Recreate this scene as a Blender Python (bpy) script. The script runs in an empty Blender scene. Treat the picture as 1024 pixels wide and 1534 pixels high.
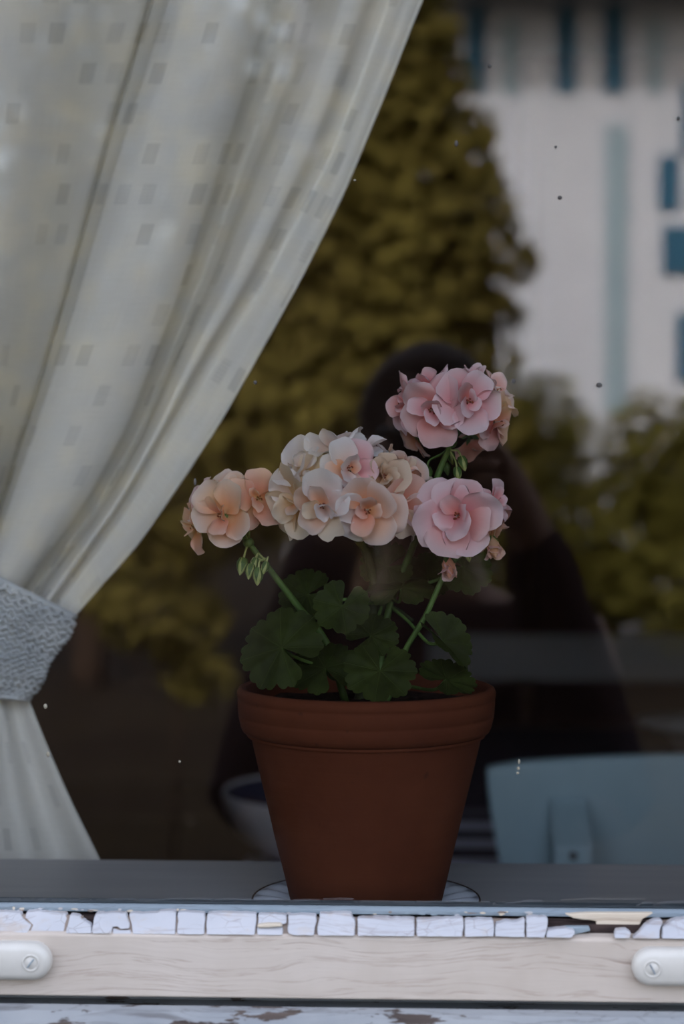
import bpy, bmesh, math, random
from mathutils import Vector, Matrix, Euler, noise

random.seed(7)
sc = bpy.context.scene
C = sc.collection
PI = math.pi

# ------------------------------------------------------------------ camera
F = 2850.0                                   # focal length in pixels of the 1024x1534 frame
CAM = Vector((0.0, -1.06, 1.20))
YAW, PITCH = math.radians(2.4), math.radians(1.67)
cd = bpy.data.cameras.new('camera')
cam = bpy.data.objects.new('camera', cd)
C.objects.link(cam)
cam.location = CAM
cam.rotation_euler = Euler((PI / 2 - PITCH, 0, YAW), 'XYZ')
cd.sensor_fit = 'VERTICAL'
cd.sensor_height = 36.0
cd.sensor_width = 24.0
cd.lens = F / 1534.0 * 36.0
cd.clip_start = 0.01
cd.clip_end = 200
cd.dof.use_dof = True
cd.dof.focus_distance = 1.135
cd.dof.aperture_fstop = cd.lens / 12.5
sc.camera = cam
RM = cam.rotation_euler.to_matrix()

def ray(px, py):
    return RM @ Vector(((px - 512) / F, (767 - py) / F, -1.0))
def at(px, py, Y):
    d = ray(px, py)
    return CAM + d * ((Y - CAM.y) / d.y)
def at_z(px, py, Z):
    d = ray(px, py)
    return CAM + d * ((Z - CAM.z) / d.z)
def mirrored(px, py, Y):                     # place whose image in the pane falls there
    p = at(px, py, Y)
    return Vector((p.x, -p.y, p.z))

# ------------------------------------------------------------------ sky, sun, exposure
w = bpy.data.worlds.new('sky')
sc.world = w
w.use_nodes = True
nt = w.node_tree
nt.nodes.clear()
wo = nt.nodes.new('ShaderNodeOutputWorld')
bg = nt.nodes.new('ShaderNodeBackground')
sky = nt.nodes.new('ShaderNodeTexSky')
sky.sky_type = 'NISHITA'
sky.sun_disc = False
sky.sun_elevation = math.radians(36)
sky.sun_rotation = math.radians(-20)
sky.dust_density = 6.0
sky.air_density = 1.0
sky.ozone_density = 1.0
hz_ = nt.nodes.new('ShaderNodeMix')            # high thin haze whitens the blue
hz_.data_type = 'RGBA'
hz_.inputs[0].default_value = 0.55
hz_.inputs[7].default_value = (1.36, 1.24, 1.12, 1)
bg.inputs['Strength'].default_value = 0.62
nt.links.new(sky.outputs[0], hz_.inputs[6])
nt.links.new(hz_.outputs[2], bg.inputs['Color'])
nt.links.new(bg.outputs[0], wo.inputs['Surface'])

sl = bpy.data.lights.new('sun_offscreen', 'SUN')
sl.energy = 2.9
sl.color = (1.0, 0.95, 0.88)
sl.angle = math.radians(0.6)
sun = bpy.data.objects.new('sun_offscreen', sl)
C.objects.link(sun)
sun.location = (1, 3, 8)
sun.rotation_euler = Vector((0.28, -1.0, -0.72)).to_track_quat('-Z', 'Y').to_euler()

sc.view_settings.view_transform = 'Standard'
sc.view_settings.look = 'None'
sc.view_settings.exposure = 1.52
sc.view_settings.gamma = 1.0
sc.view_settings.use_curve_mapping = False
sc.cycles.use_denoising = True
sc.cycles.max_bounces = 8
sc.cycles.transparent_max_bounces = 12
sc.cycles.caustics_reflective = False
sc.cycles.caustics_refractive = False

# ------------------------------------------------------------------ material helpers
class NT:
    def __init__(self, name):
        self.m = bpy.data.materials.new(name)
        self.m.use_nodes = True
        self.t = self.m.node_tree
        self.b = self.t.nodes['Principled BSDF']
        self.out = self.t.nodes['Material Output']
    def n(self, kind, **kw):
        x = self.t.nodes.new('ShaderNode' + kind)
        for k, v in kw.items():
            setattr(x, k, v)
        return x
    def l(self, a, b):
        self.t.links.new(a, b)
    def coord(self, which='Object', scale=(1, 1, 1), loc=(0, 0, 0)):
        c = self.n('TexCoord')
        mp = self.n('Mapping')
        mp.inputs['Scale'].default_value = scale
        mp.inputs['Location'].default_value = loc
        self.l(c.outputs[which], mp.inputs['Vector'])
        return mp.outputs['Vector']
    def noise(self, vec, scale, detail=4, rough=0.55):
        x = self.n('TexNoise')
        x.inputs['Scale'].default_value = scale
        x.inputs['Detail'].default_value = detail
        x.inputs['Roughness'].default_value = rough
        if vec is not None:
            self.l(vec, x.inputs['Vector'])
        return x.outputs['Fac']
    def ramp(self, fac, stops, interp='LINEAR'):
        r = self.n('ValToRGB')
        r.color_ramp.interpolation = interp
        els = r.color_ramp.elements
        while len(els) < len(stops):
            els.new(0.5)
        for e, (p, c) in zip(els, stops):
            e.position = p
            e.color = (c[0], c[1], c[2], 1) if len(c) == 3 else c
        self.l(fac, r.inputs['Fac'])
        return r.outputs['Color']
    def math(self, op, a, b=None, c=None):
        x = self.n('Math', operation=op)
        for i, v in enumerate((a, b, c)):
            if v is None:
                continue
            if isinstance(v, (int, float)):
                x.inputs[i].default_value = v
            else:
                self.l(v, x.inputs[i])
        return x.outputs[0]
    def mix(self, fac, a, b, blend='MIX'):
        x = self.n('Mix', data_type='RGBA', blend_type=blend)
        for sock, v in ((x.inputs[0], fac), (x.inputs[6], a), (x.inputs[7], b)):
            if isinstance(v, (int, float)):
                sock.default_value = v
            elif isinstance(v, tuple):
                sock.default_value = (v[0], v[1], v[2], 1)
            else:
                self.l(v, sock)
        return x.outputs[2]
    def bump(self, h, strength=0.3, dist=0.002, to=None):
        x = self.n('Bump')
        x.inputs['Strength'].default_value = strength
        x.inputs['Distance'].default_value = dist
        self.l(h, x.inputs['Height'])
        self.l(x.outputs['Normal'], (to or self.b).inputs['Normal'])
    def base(self, v, rough=0.6, spec=0.3):
        if isinstance(v, tuple):
            self.b.inputs['Base Color'].default_value = (v[0], v[1], v[2], 1)
        else:
            self.l(v, self.b.inputs['Base Color'])
        self.b.inputs['Roughness'].default_value = rough
        self.b.inputs['Specular IOR Level'].default_value = spec

def simple(name, c1, c2, scale=20, rough=0.6, spec=0.3, bump=0.2, dist=0.001, stretch=(1, 1, 1)):
    k = NT(name)
    v = k.coord('Object', stretch)
    f = k.noise(v, scale, 5)
    k.base(k.ramp(f, [(0.3, c1), (0.7, c2)]), rough, spec)
    if bump:
        k.bump(f, bump, dist)
    return k.m

def translucent(k, color, amount, rough=0.7):
    """thin leaf / petal / cloth: light also comes through"""
    tr = k.n('BsdfTranslucent')
    k.l(color, tr.inputs['Color'])
    mx = k.n('MixShader')
    mx.inputs['Fac'].default_value = amount
    k.l(k.b.outputs[0], mx.inputs[1])
    k.l(tr.outputs[0], mx.inputs[2])
    k.l(mx.outputs[0], k.out.inputs['Surface'])

M = {}

def petal_material(name, stops, vein, vein_amt=0.35, trans=0.32):
    k = NT(name)
    tc = k.n('TexCoord')
    sp = k.n('SeparateXYZ')
    k.l(tc.outputs['UV'], sp.inputs[0])
    info = k.n('ObjectInfo')
    jit = k.math('MULTIPLY_ADD', info.outputs['Random'], 0.24, -0.12)
    s = k.math('ADD', sp.outputs[0], jit)
    mp = k.n('Mapping')
    mp.inputs['Scale'].default_value = (1.2, 26, 1)
    k.l(tc.outputs['UV'], mp.inputs['Vector'])
    nz = k.noise(mp.outputs['Vector'], 1.0, 3)
    col = k.ramp(s, stops)
    vf = k.math('MULTIPLY', k.math('SUBTRACT', 1.0, sp.outputs[0]), nz)
    col = k.mix(k.math('MULTIPLY', vf, vein_amt), col, vein)
    blot = k.noise(k.coord('Object', (1, 1, 1)), 90, 3)
    col = k.mix(k.math('MULTIPLY', blot, 0.22), col, (0.86, 0.72, 0.70))
    k.base(col, 0.62, 0.18)
    k.bump(nz, 0.18, 0.0006)
    translucent(k, col, trans)
    return k.m

M['pink'] = petal_material('petal_pink', [(0.0, (.84, .56, .44)), (0.20, (.86, .26, .20)), (0.50, (.88, .40, .38)), (0.95, (.89, .64, .66))], (.78, .16, .18))
M['rose'] = petal_material('petal_rose', [(0.0, (.88, .70, .60)), (0.18, (.84, .27, .30)), (0.45, (.88, .42, .44)), (0.95, (.89, .69, .74))], (.74, .15, .24))
M['salmon'] = petal_material('petal_salmon', [(0.0, (.86, .58, .38)), (0.22, (.88, .30, .17)), (0.58, (.89, .44, .33)), (0.95, (.89, .57, .48))], (.84, .20, .12))
M['peach'] = petal_material('petal_peach', [(0.0, (.88, .60, .30)), (0.30, (.89, .40, .18)), (0.62, (.89, .55, .38)), (1.0, (.89, .73, .67))], (.86, .30, .15))
M['cream'] = petal_material('petal_cream', [(0.0, (.84, .64, .32)), (0.3, (.87, .60, .34)), (0.6, (.88, .70, .50)), (0.95, (.88, .77, .63))], (.86, .46, .24))
M['white'] = petal_material('petal_white', [(0.0, (.86, .68, .54)), (0.28, (.86, .64, .56)), (0.6, (.87, .78, .76)), (0.95, (.88, .85, .86))], (.84, .50, .46))
M['wilted'] = petal_material('petal_wilted', [(0.0, (.46, .25, .09)), (0.3, (.60, .36, .18)), (0.6, (.74, .53, .35)), (0.95, (.82, .67, .52))], (.46, .22, .10), 0.7)

def leaf_material(name, c_dark, c_mid, c_vein):
    k = NT(name)
    tc = k.n('TexCoord')
    sp = k.n('SeparateXYZ')
    k.l(tc.outputs['UV'], sp.inputs[0])          # u: lobe coordinate, v: radius
    fr = k.math('ABSOLUTE', k.math('SUBTRACT', k.math('FRACT', sp.outputs[0]), 0.5))
    thin = k.math('MULTIPLY', fr, sp.outputs[1])
    vein = k.ramp(thin, [(0.0, (1, 1, 1)), (0.022, (0, 0, 0))])
    nz = k.noise(k.coord('Object'), 160, 5)
    nz2 = k.noise(k.coord('Object'), 45, 3)
    col = k.ramp(nz2, [(0.3, c_dark), (0.7, c_mid)])
    zone = k.ramp(sp.outputs[1], [(0.42, (0, 0, 0)), (0.55, (1, 1, 1)), (0.72, (0, 0, 0))])
    col = k.mix(k.math('MULTIPLY', zone, 0.4), col, c_dark)
    col = k.mix(k.math('MULTIPLY', vein, 0.5), col, c_vein)
    k.base(col, 0.6, 0.12)
    k.bump(k.math('SUBTRACT', nz, k.math('MULTIPLY', vein, 0.6)), 0.5, 0.0008)
    translucent(k, col, 0.18)
    return k.m

M['leaf'] = leaf_material('geranium_leaf', (.020, .027, .006), (.042, .060, .012), (.060, .085, .018))
M['stem'] = simple('green_stem', (.055, .105, .022), (.11, .19, .045), 120, 0.5, 0.3, 0.2, 0.0005)
M['stem_dark'] = simple('woody_stem', (.028, .034, .014), (.055, .07, .022), 120, 0.6, 0.2, 0.3, 0.0005)
M['sepal'] = simple('green_sepal', (.04, .085, .02), (.10, .17, .045), 200, 0.5, 0.3, 0.2, 0.0004)
M['bud_tip'] = simple('pale_bud_tip', (.26, .32, .09), (.42, .44, .18), 200, 0.5, 0.3, 0.1, 0.0004)
M['anther'] = simple('brick_anther', (.16, .035, .02), (.34, .09, .05), 300, 0.7, 0.1, 0.1, 0.0003)
M['filament'] = simple('pale_filament', (.72, .62, .52), (.80, .74, .62), 200, 0.6, 0.2, 0, 0)

# terracotta with mottling and throwing rings
k = NT('terracotta')
v = k.coord('Object', (1, 1, 1))
n1 = k.noise(v, 14, 5)
n2 = k.noise(v, 240, 3)
v2 = k.coord('Object', (3, 3, 60))
n3 = k.noise(v2, 3, 4)
col = k.ramp(n1, [(0.28, (.095, .026, .012)), (0.55, (.125, .037, .016)), (0.8, (.155, .050, .023))])
col = k.mix(k.math('MULTIPLY', n3, 0.35), col, (.085, .020, .010))
spot = k.ramp(k.noise(v, 85, 2), [(0.70, (0, 0, 0)), (0.76, (1, 1, 1))])
col = k.mix(k.math('MULTIPLY', spot, 0.5), col, (.05, .016, .010))
k.base(col, 0.85, 0.15)
k.bump(k.math('ADD', k.math('MULTIPLY', n2, 0.4), n3), 0.35, 0.0008)
M['terracotta'] = k.m

M['soil'] = simple('potting_soil', (.010, .007, .006), (.045, .03, .022), 220, 0.95, 0.1, 0.8, 0.003)
M['china'] = simple('bluish_china', (.56, .61, .70), (.64, .69, .77), 30, 0.25, 0.5, 0, 0)
M['rim_line'] = simple('dark_rim_line', (.05, .035, .03), (.09, .06, .04), 60, 0.4, 0.4, 0, 0)

# window paint: pale paint over wood, fine horizontal grain cracks
def paint(name, c1, c2, crack, grain=90, flake=None, stain=None):
    k = NT(name)
    v = k.coord('Object', (1, 1, 1))
    g = k.coord('Object', (2.2, 12, 70))
    wob = k.noise(k.coord('Object', (5, 5, 14)), 1.0, 3)
    comb = k.n('VectorMath', operation='ADD')
    k.l(g, comb.inputs[0])
    cx = k.n('CombineXYZ')
    k.l(k.math('MULTIPLY', wob, 3.0), cx.inputs[2])
    k.l(cx.outputs[0], comb.inputs[1])
    gr = k.noise(comb.outputs[0], 1.6, 6, 0.62)
    big = k.noise(v, 16, 4)
    col = k.ramp(big, [(0.3, c1), (0.7, c2)])
    line = k.ramp(gr, [(0.33, (1, 1, 1)), (0.40, (0, 0, 0))])
    col = k.mix(k.math('MULTIPLY', line, 0.55), col, crack)
    line2 = k.ramp(gr, [(0.485, (0, 0, 0)), (0.50, (1, 1, 1)), (0.515, (0, 0, 0))])
    col = k.mix(k.math('MULTIPLY', line2, 0.32), col, crack)
    h = k.math('SUBTRACT', gr, k.math('MULTIPLY', line, 0.5))
    if flake:
        fz = k.noise(k.coord('Object', (.55, 1, 3.2)), flake[0], 6, 0.65)
        m = k.ramp(fz, [(flake[1], (0, 0, 0)), (flake[1] + 0.025, (1, 1, 1))])
        bare = k.ramp(gr, [(0.3, (.022, .016, .016)), (0.7, (.13, .10, .085))])
        col = k.mix(m, col, bare)
        h = k.math('SUBTRACT', h, m)
    if stain:
        sm_ = k.ramp(k.noise(k.coord('Object', (1, 1, 1.6)), 62, 5, 0.6), [(0.55, (0, 0, 0)), (0.72, (1, 1, 1))])
        col = k.mix(k.math('MULTIPLY', sm_, 0.55), col, stain)
        cr_ = k.n('TexVoronoi', feature='DISTANCE_TO_EDGE')
        cr_.inputs['Scale'].default_value = 95
        k.l(k.coord('Object', (1, 1, 1.3)), cr_.inputs['Vector'])
        cl_ = k.ramp(cr_.outputs['Distance'], [(0.0, (1, 1, 1)), (0.035, (0, 0, 0))])
        msk = k.ramp(k.noise(v, 40, 3), [(0.5, (0, 0, 0)), (0.62, (1, 1, 1))])
        cl2 = k.math('MULTIPLY', cl_, msk)
        col = k.mix(k.math('MULTIPLY', cl2, 0.3), col, crack)
        h = k.math('SUBTRACT', h, k.math('MULTIPLY', cl2, 0.7))
    k.base(col, 0.6, 0.3)
    k.bump(h, 0.35, 0.0012)
    return k.m

M['rail_paint'] = paint('cream_rail_paint', (.405, .345, .295), (.48, .42, .375), (.16, .095, .065))
M['putty'] = paint('white_putty', (.36, .37, .405), (.455, .455, .485), (.17, .11, .08), stain=(.42, .33, .25))
M['putty_cream'] = paint('cream_putty', (.50, .42, .33), (.58, .51, .42), (.26, .18, .13))
M['putty_bed'] = paint('old_brown_putty', (.17, .13, .105), (.25, .20, .17), (.06, .04, .035))
M['sill_paint'] = paint('flaking_sill_paint', (.21, .225, .245), (.30, .31, .32), (.06, .05, .05), flake=(46, 0.57))
M['strip_paint'] = paint('blue_grey_strip', (.19, .235, .275), (.26, .31, .35), (.08, .08, .09))
M['rabbet'] = simple('bare_dark_wood', (.016, .011, .011), (.05, .034, .03), 60, 0.9, 0.1, 0.5, 0.001, (1, 6, 6))
M['inner_sill'] = simple('grey_inner_sill', (.48, .49, .52), (.56, .565, .58), 12, 0.45, 0.35, 0.1, 0.0005, (0.6, 6, 6))
M['clip'] = simple('white_enamel_clip', (.45, .43, .395), (.52, .50, .47), 40, 0.35, 0.45, 0.15, 0.0006)
M['facade'] = simple('facade_render', (.30, .29, .28), (.40, .38, .36), 6, 0.9, 0.1, 0.4, 0.004)
M['room_dark'] = simple('dark_room_wall', (.26, .165, .14), (.33, .215, .185), 3, 0.9, 0.1, 0.1, 0.002)
M['room_floor'] = simple('dark_floor_board', (.05, .032, .026), (.09, .055, .042), 5, 0.6, 0.2, 0.2, 0.002, (8, 1, 1))
M['room_ceiling'] = simple('ceiling_paint', (.20, .17, .15), (.24, .20, .18), 4, 0.9, 0.1, 0, 0)
M['chair_blue'] = simple('pale_blue_chair_paint', (.33, .46, .51), (.38, .51, .56), 9, 0.5, 0.3, 0.1, 0.001)
M['bench_grey'] = simple('grey_white_bench_paint', (.60, .60, .60), (.68, .68, .67), 6, 0.6, 0.3, 0.1, 0.001)
M['brown_wood'] = simple('brown_wood', (.16, .09, .06), (.22, .13, .09), 8, 0.6, 0.3, 0.2, 0.001, (1, 1, .2))
M['bowl'] = simple('off_white_bowl_glaze', (.62, .57, .57), (.70, .65, .65), 9, 0.4, 0.4, 0, 0)
M['bowl_inside'] = simple('dark_blue_bowl_inside', (.03, .03, .055), (.05, .05, .085), 9, 0.4, 0.4, 0, 0)  # inside of the bowl, darker and bluer than its outer shell

# striped cloth: pale bands run along x on a dark blue-grey weave
k = NT('striped_cloth')
sp = k.n('SeparateXYZ')
tc = k.n('TexCoord')
k.l(tc.outputs['Object'], sp.inputs[0])
wv = k.math('FRACT', k.math('MULTIPLY', sp.outputs[1], 1 / 0.118))
band = k.ramp(wv, [(0.0, (0, 0, 0)), (0.12, (1, 1, 1)), (0.5, (1, 1, 1)), (0.60, (0, 0, 0))])
near = k.ramp(sp.outputs[1], [(0.42, (1, 1, 1)), (0.52, (0, 0, 0))])
nz = k.noise(tc.outputs['Object'], 30, 4)
col = k.ramp(nz, [(0.3, (.055, .048, .058)), (0.7, (.085, .075, .088))])
col = k.mix(k.math('MULTIPLY', band, near), col, (.74, .74, .86))
k.base(col, 0.85, 0.1)
M['stripe'] = k.m

# sheer woven curtain with scattered small woven squares (UV in centimetres of cloth)
k = NT('woven_curtain_cloth')
tc = k.n('TexCoord')
sp = k.n('SeparateXYZ')
k.l(tc.outputs['UV'], sp.inputs[0])
U, V = sp.outputs[0], sp.outputs[1]
cu, cv = k.math('DIVIDE', U, 2.3), k.math('DIVIDE', V, 2.9)
row = k.math('FLOOR', cv)
cu2 = k.math('ADD', cu, k.math('MULTIPLY', row, 0.37))
ci = k.n('CombineXYZ')
k.l(k.math('FLOOR', cu2), ci.inputs[0])
k.l(row, ci.inputs[1])
wn = k.n('TexWhiteNoise', noise_dimensions='2D')
k.l(ci.outputs[0], wn.inputs['Vector'])
fu, fv = k.math('FRACT', cu2), k.math('FRACT', cv)
def inside(f, a, b):
    return k.math('MULTIPLY', k.math('GREATER_THAN', f, a), k.math('LESS_THAN', f, b))
sq = k.math('MULTIPLY', inside(fu, 0.18, 0.72), inside(fv, 0.2, 0.72))
on = k.math('LESS_THAN', wn.outputs['Value'], 0.34)
sq = k.math('MULTIPLY', sq, on)
def threads(c, freq, hi):
    return k.math('GREATER_THAN', k.math('FRACT', k.math('MULTIPLY', c, freq)), hi)
grid = k.math('MAXIMUM', threads(U, 4.2, 0.62), threads(V, 4.2, 0.62))
gridded = k.math('LESS_THAN', wn.outputs['Value'], 0.18)
pat = k.math('MULTIPLY', sq, k.math('MAXIMUM', k.math('SUBTRACT', 1.0, gridded), grid))
slub = k.noise(k.coord('UV', (0.35, 9, 1)), 1.0, 4)
slub2 = k.noise(k.coord('UV', (9, 0.35, 1)), 1.0, 4)
cloudy = k.noise(k.coord('UV', (0.12, 0.08, 1)), 1.0, 3)
col = k.ramp(k.math('MULTIPLY', k.math('ADD', slub, slub2), 0.5), [(0.3, (.72, .69, .63)), (0.7, (.83, .80, .74))])
col = k.mix(k.math('MULTIPLY', cloudy, 0.28), col, (.70, .74, .72))
col = k.mix(k.math('MULTIPLY', pat, 0.34), col, (.36, .36, .35))
k.base(col, 0.85, 0.08)
k.bump(k.math('ADD', slub, slub2), 0.12, 0.0006)
translucent(k, col, 0.10)
M['curtain'] = k.m

k = NT('crochet_cotton')
n1 = k.noise(k.coord('Object'), 420, 3)
n2 = k.noise(k.coord('Object'), 38, 3)
k.base(k.ramp(n2, [(0.3, (.50, .54, .57)), (0.7, (.68, .70, .71))]), 0.9, 0.05)
k.bump(n1, 0.5, 0.001)
M['crochet'] = k.m
M['crochet_ground'] = simple('crochet_ground', (.34, .36, .36), (.52, .54, .54), 210, 0.9, 0.05, 0.9, 0.0016)

# window glass: clear, mirrors the garden in front of it
k = NT('window_glass')
gl = k.n('BsdfGlossy')
gl.inputs['Roughness'].default_value = 0.0
gl.inputs['Color'].default_value = (1, 1, 1, 1)
tp = k.n('BsdfTransparent')
tp.inputs['Color'].default_value = (0.97, 0.98, 0.98, 1)
fr = k.n('Fresnel')
fr.inputs['IOR'].default_value = 1.5
fac = k.math('MULTIPLY_ADD', fr.outputs[0], 1.5, 0.030)
mx = k.n('MixShader')
k.l(fac, mx.inputs['Fac'])
k.l(tp.outputs[0], mx.inputs[1])
k.l(gl.outputs[0], mx.inputs[2])
k.l(mx.outputs[0], k.out.inputs['Surface'])
M['glass'] = k.m
M['speck'] = simple('dust_speck', (.20, .18, .14), (.28, .26, .21), 80, 0.9, 0.1, 0, 0)
M['speck_dark'] = simple('dirt_speck', (.05, .045, .045), (.10, .09, .085), 80, 0.9, 0.1, 0, 0)

# garden
M['ground'] = simple('garden_ground', (.011, .0075, .006), (.020, .015, .009), 0.9, 0.95, 0.05, 0, 0)
M['foliage_olive'] = simple('olive_foliage', (.115, .094, .026), (.185, .160, .038), 1.6, 0.8, 0.1, 0, 0)
M['foliage_green'] = simple('yellow_green_foliage', (.125, .116, .026), (.20, .19, .042), 1.6, 0.8, 0.1, 0, 0)
for key in ('foliage_olive', 'foliage_green'):      # thin leaves let the sun through
    fm = M[key].node_tree
    tr_ = fm.nodes.new('ShaderNodeBsdfTranslucent')
    mx_ = fm.nodes.new('ShaderNodeMixShader')
    mx_.inputs['Fac'].default_value = 0.42
    pb_ = fm.nodes['Principled BSDF']
    fm.links.new(pb_.inputs['Base Color'].links[0].from_socket, tr_.inputs['Color'])
    fm.links.new(pb_.outputs[0], mx_.inputs[1])
    fm.links.new(tr_.outputs[0], mx_.inputs[2])
    fm.links.new(mx_.outputs[0], fm.nodes['Material Output'].inputs['Surface'])
M['bark'] = simple('tree_bark', (.025, .018, .014), (.045, .03, .022), 12, 0.9, 0.1, 0.5, 0.01)
M['house_wall'] = simple('pale_house_wall', (.50, .54, .64), (.56, .60, .70), 0.7, 0.8, 0.1, 0, 0)
M['house_blue'] = simple('blue_house_joinery', (.02, .09, .17), (.03, .12, .21), 2, 0.6, 0.2, 0, 0)
M['house_pale_blue'] = simple('pale_blue_house_joinery', (.24, .34, .42), (.28, .38, .46), 2, 0.6, 0.2, 0, 0)
M['roof'] = simple('dark_roof', (.06, .05, .055), (.10, .085, .085), 3, 0.8, 0.1, 0.3, 0.02)
M['coat'] = simple('dark_plum_coat', (.030, .018, .020), (.045, .028, .030), 30, 0.9, 0.05, 0.2, 0.002)
M['trouser'] = simple('dark_trousers', (.020, .018, .022), (.03, .027, .032), 30, 0.9, 0.05, 0.2, 0.002)
M['hair'] = simple('dark_brown_hair', (.020, .012, .010), (.04, .025, .02), 60, 0.7, 0.2, 0.4, 0.002, (6, 6, 1))
M['skin'] = simple('skin', (.20, .11, .08), (.25, .145, .11), 30, 0.6, 0.2, 0, 0)
M['black_plastic'] = simple('black_plastic', (.012, .012, .013), (.02, .02, .021), 80, 0.5, 0.3, 0.1, 0.0005)

# ------------------------------------------------------------------ mesh helpers
class MB:
    def __init__(self):
        self.v, self.f, self.uv = [], [], {}
    def grid(self, fn, nu, nv, uvfn=None, close_u=False):
        b = len(self.v)
        for i in range(nu):
            for j in range(nv):
                p = fn(i / (nu - 1) if not close_u else i / nu, j / (nv - 1))
                self.v.append(tuple(p))
                if uvfn:
                    self.uv[len(self.v) - 1] = uvfn(i / (nu - 1) if not close_u else i / nu, j / (nv - 1))
        for i in range(nu if close_u else nu - 1):
            for j in range(nv - 1):
                i2 = (i + 1) % nu
                self.f.append((b + i * nv + j, b + i2 * nv + j, b + i2 * nv + j + 1, b + i * nv + j + 1))
        return self
    def box(self, x0, x1, y0, y1, z0, z1):
        b = len(self.v)
        for x in (x0, x1):
            for y in (y0, y1):
                for z in (z0, z1):
                    self.v.append((x, y, z))
        for q in ((0, 1, 3, 2), (4, 6, 7, 5), (0, 4, 5, 1), (2, 3, 7, 6), (0, 2, 6, 4), (1, 5, 7, 3)):
            self.f.append(tuple(b + i for i in q))
        return self
    def prism(self, poly, fn0, fn1):
        """outline poly, front and back positions from fn0/fn1"""
        b, n = len(self.v), len(poly)
        for p in poly:
            self.v.append(tuple(fn0(*p)))
        for p in poly:
            self.v.append(tuple(fn1(*p)))
        self.f.append(tuple(range(b, b + n)))
        self.f.append(tuple(range(b + 2 * n - 1, b + n - 1, -1)))
        for i in range(n):
            j = (i + 1) % n
            self.f.append((b + i, b + n + i, b + n + j, b + j))
        return self
    def tube(self, pts, radii, sides=7, cap=True):
        pts = [Vector(p) for p in pts]
        if isinstance(radii, (int, float)):
            radii = [radii] * len(pts)
        b = len(self.v)
        up = Vector((0.13, 0.31, 0.94)).normalized()
        for i, p in enumerate(pts):
            t = (pts[min(i + 1, len(pts) - 1)] - pts[max(i - 1, 0)]).normalized()
            a = t.cross(up)
            if a.length < 1e-3:
                a = t.cross(Vector((1, 0, 0)))
            a.normalize()
            c = t.cross(a).normalized()
            for k_ in range(sides):
                an = 2 * PI * k_ / sides
                self.v.append(tuple(p + (a * math.cos(an) + c * math.sin(an)) * radii[i]))
        for i in range(len(pts) - 1):
            for k_ in range(sides):
                k2 = (k_ + 1) % sides
                self.f.append((b + i * sides + k_, b + i * sides + k2, b + (i + 1) * sides + k2, b + (i + 1) * sides + k_))
        if cap:
            self.f.append(tuple(b + k_ for k_ in range(sides - 1, -1, -1)))
            e = b + (len(pts) - 1) * sides
            self.f.append(tuple(e + k_ for k_ in range(sides)))
        return self
    def lathe(self, prof, n=48, cx=0, cy=0, wob=None):
        b, m = len(self.v), len(prof)
        for i in range(n):
            a = 2 * PI * i / n
            for j, (r, z) in enumerate(prof):
                rr, zz = (r, z) if wob is None else wob(r, z, a, j)
                self.v.append((cx + rr * math.cos(a), cy + rr * math.sin(a), zz))
        for i in range(n):
            i2 = (i + 1) % n
            for j in range(m - 1):
                self.f.append((b + i * m + j, b + i2 * m + j, b + i2 * m + j + 1, b + i * m + j + 1))
        return self
    def ball(self, c, r, nu=8, nv=6, rot=None):
        c = Vector(c)
        rx, ry, rz = (r, r, r) if isinstance(r, (int, float)) else r
        def fn(u, v):
            a, e = u * 2 * PI, (v - 0.5) * PI
            q = Vector((rx * math.cos(e) * math.cos(a), ry * math.cos(e) * math.sin(a), rz * math.sin(e)))
            if rot is not None:
                q = rot @ q
            return c + q
        return self.grid(fn, nu, nv, None, True)
    def mesh(self, name, mat, smooth=True):
        me = bpy.data.meshes.new(name)
        me.from_pydata(self.v, [], self.f)
        me.update()
        if self.uv:
            lay = me.uv_layers.new(name='UVMap')
            for lp in me.loops:
                lay.data[lp.index].uv = self.uv.get(lp.vertex_index, (0, 0))
        me.materials.append(mat)
        if smooth:
            for p in me.polygons:
                p.use_smooth = True
        return me
    def build(self, name, mat, parent=None, smooth=False, bevel=0, seg=2, subsurf=0, kind=None, recalc=False):
        me = self.mesh(name, mat, smooth)
        if recalc:
            bm = bmesh.new()
            bm.from_mesh(me)
            bmesh.ops.recalc_face_normals(bm, faces=bm.faces)
            bm.to_mesh(me)
            bm.free()
        o = bpy.data.objects.new(name, me)
        C.objects.link(o)
        if parent is not None:
            o.parent = parent
            o.matrix_parent_inverse = parent_world(parent).inverted()
        if bevel:
            m = o.modifiers.new('bevel', 'BEVEL')
            m.width = bevel
            m.segments = seg
            m.limit_method = 'ANGLE'
        if subsurf:
            m = o.modifiers.new('subsurf', 'SUBSURF')
            m.levels = m.render_levels = subsurf
        if kind:
            o['kind'] = kind
        return o

def parent_world(o):
    m = o.matrix_basis.copy()
    if o.parent:
        m = parent_world(o.parent) @ o.matrix_parent_inverse @ m
    return m

def empty(name, loc=(0, 0, 0)):
    o = bpy.data.objects.new(name, None)
    C.objects.link(o)
    o.location = loc
    o.empty_display_size = 0.05
    return o

def tag(o, label=None, cat=None, group=None, kind=None):
    if label:
        o['label'] = label
    if cat:
        o['category'] = cat
    if group:
        o['group'] = group
    if kind:
        o['kind'] = kind
    return o

def interp(pts, y):
    """piecewise linear/smooth x at y for a polyline [(x,y)...] sorted by y, extrapolating"""
    if y <= pts[0][1]:
        a, b = pts[0], pts[1]
    elif y >= pts[-1][1]:
        a, b = pts[-2], pts[-1]
    else:
        for i in range(len(pts) - 1):
            if pts[i][1] <= y <= pts[i + 1][1]:
                a, b = pts[i], pts[i + 1]
                break
    return a[0] + (b[0] - a[0]) * (y - a[1]) / (b[1] - a[1])

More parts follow.
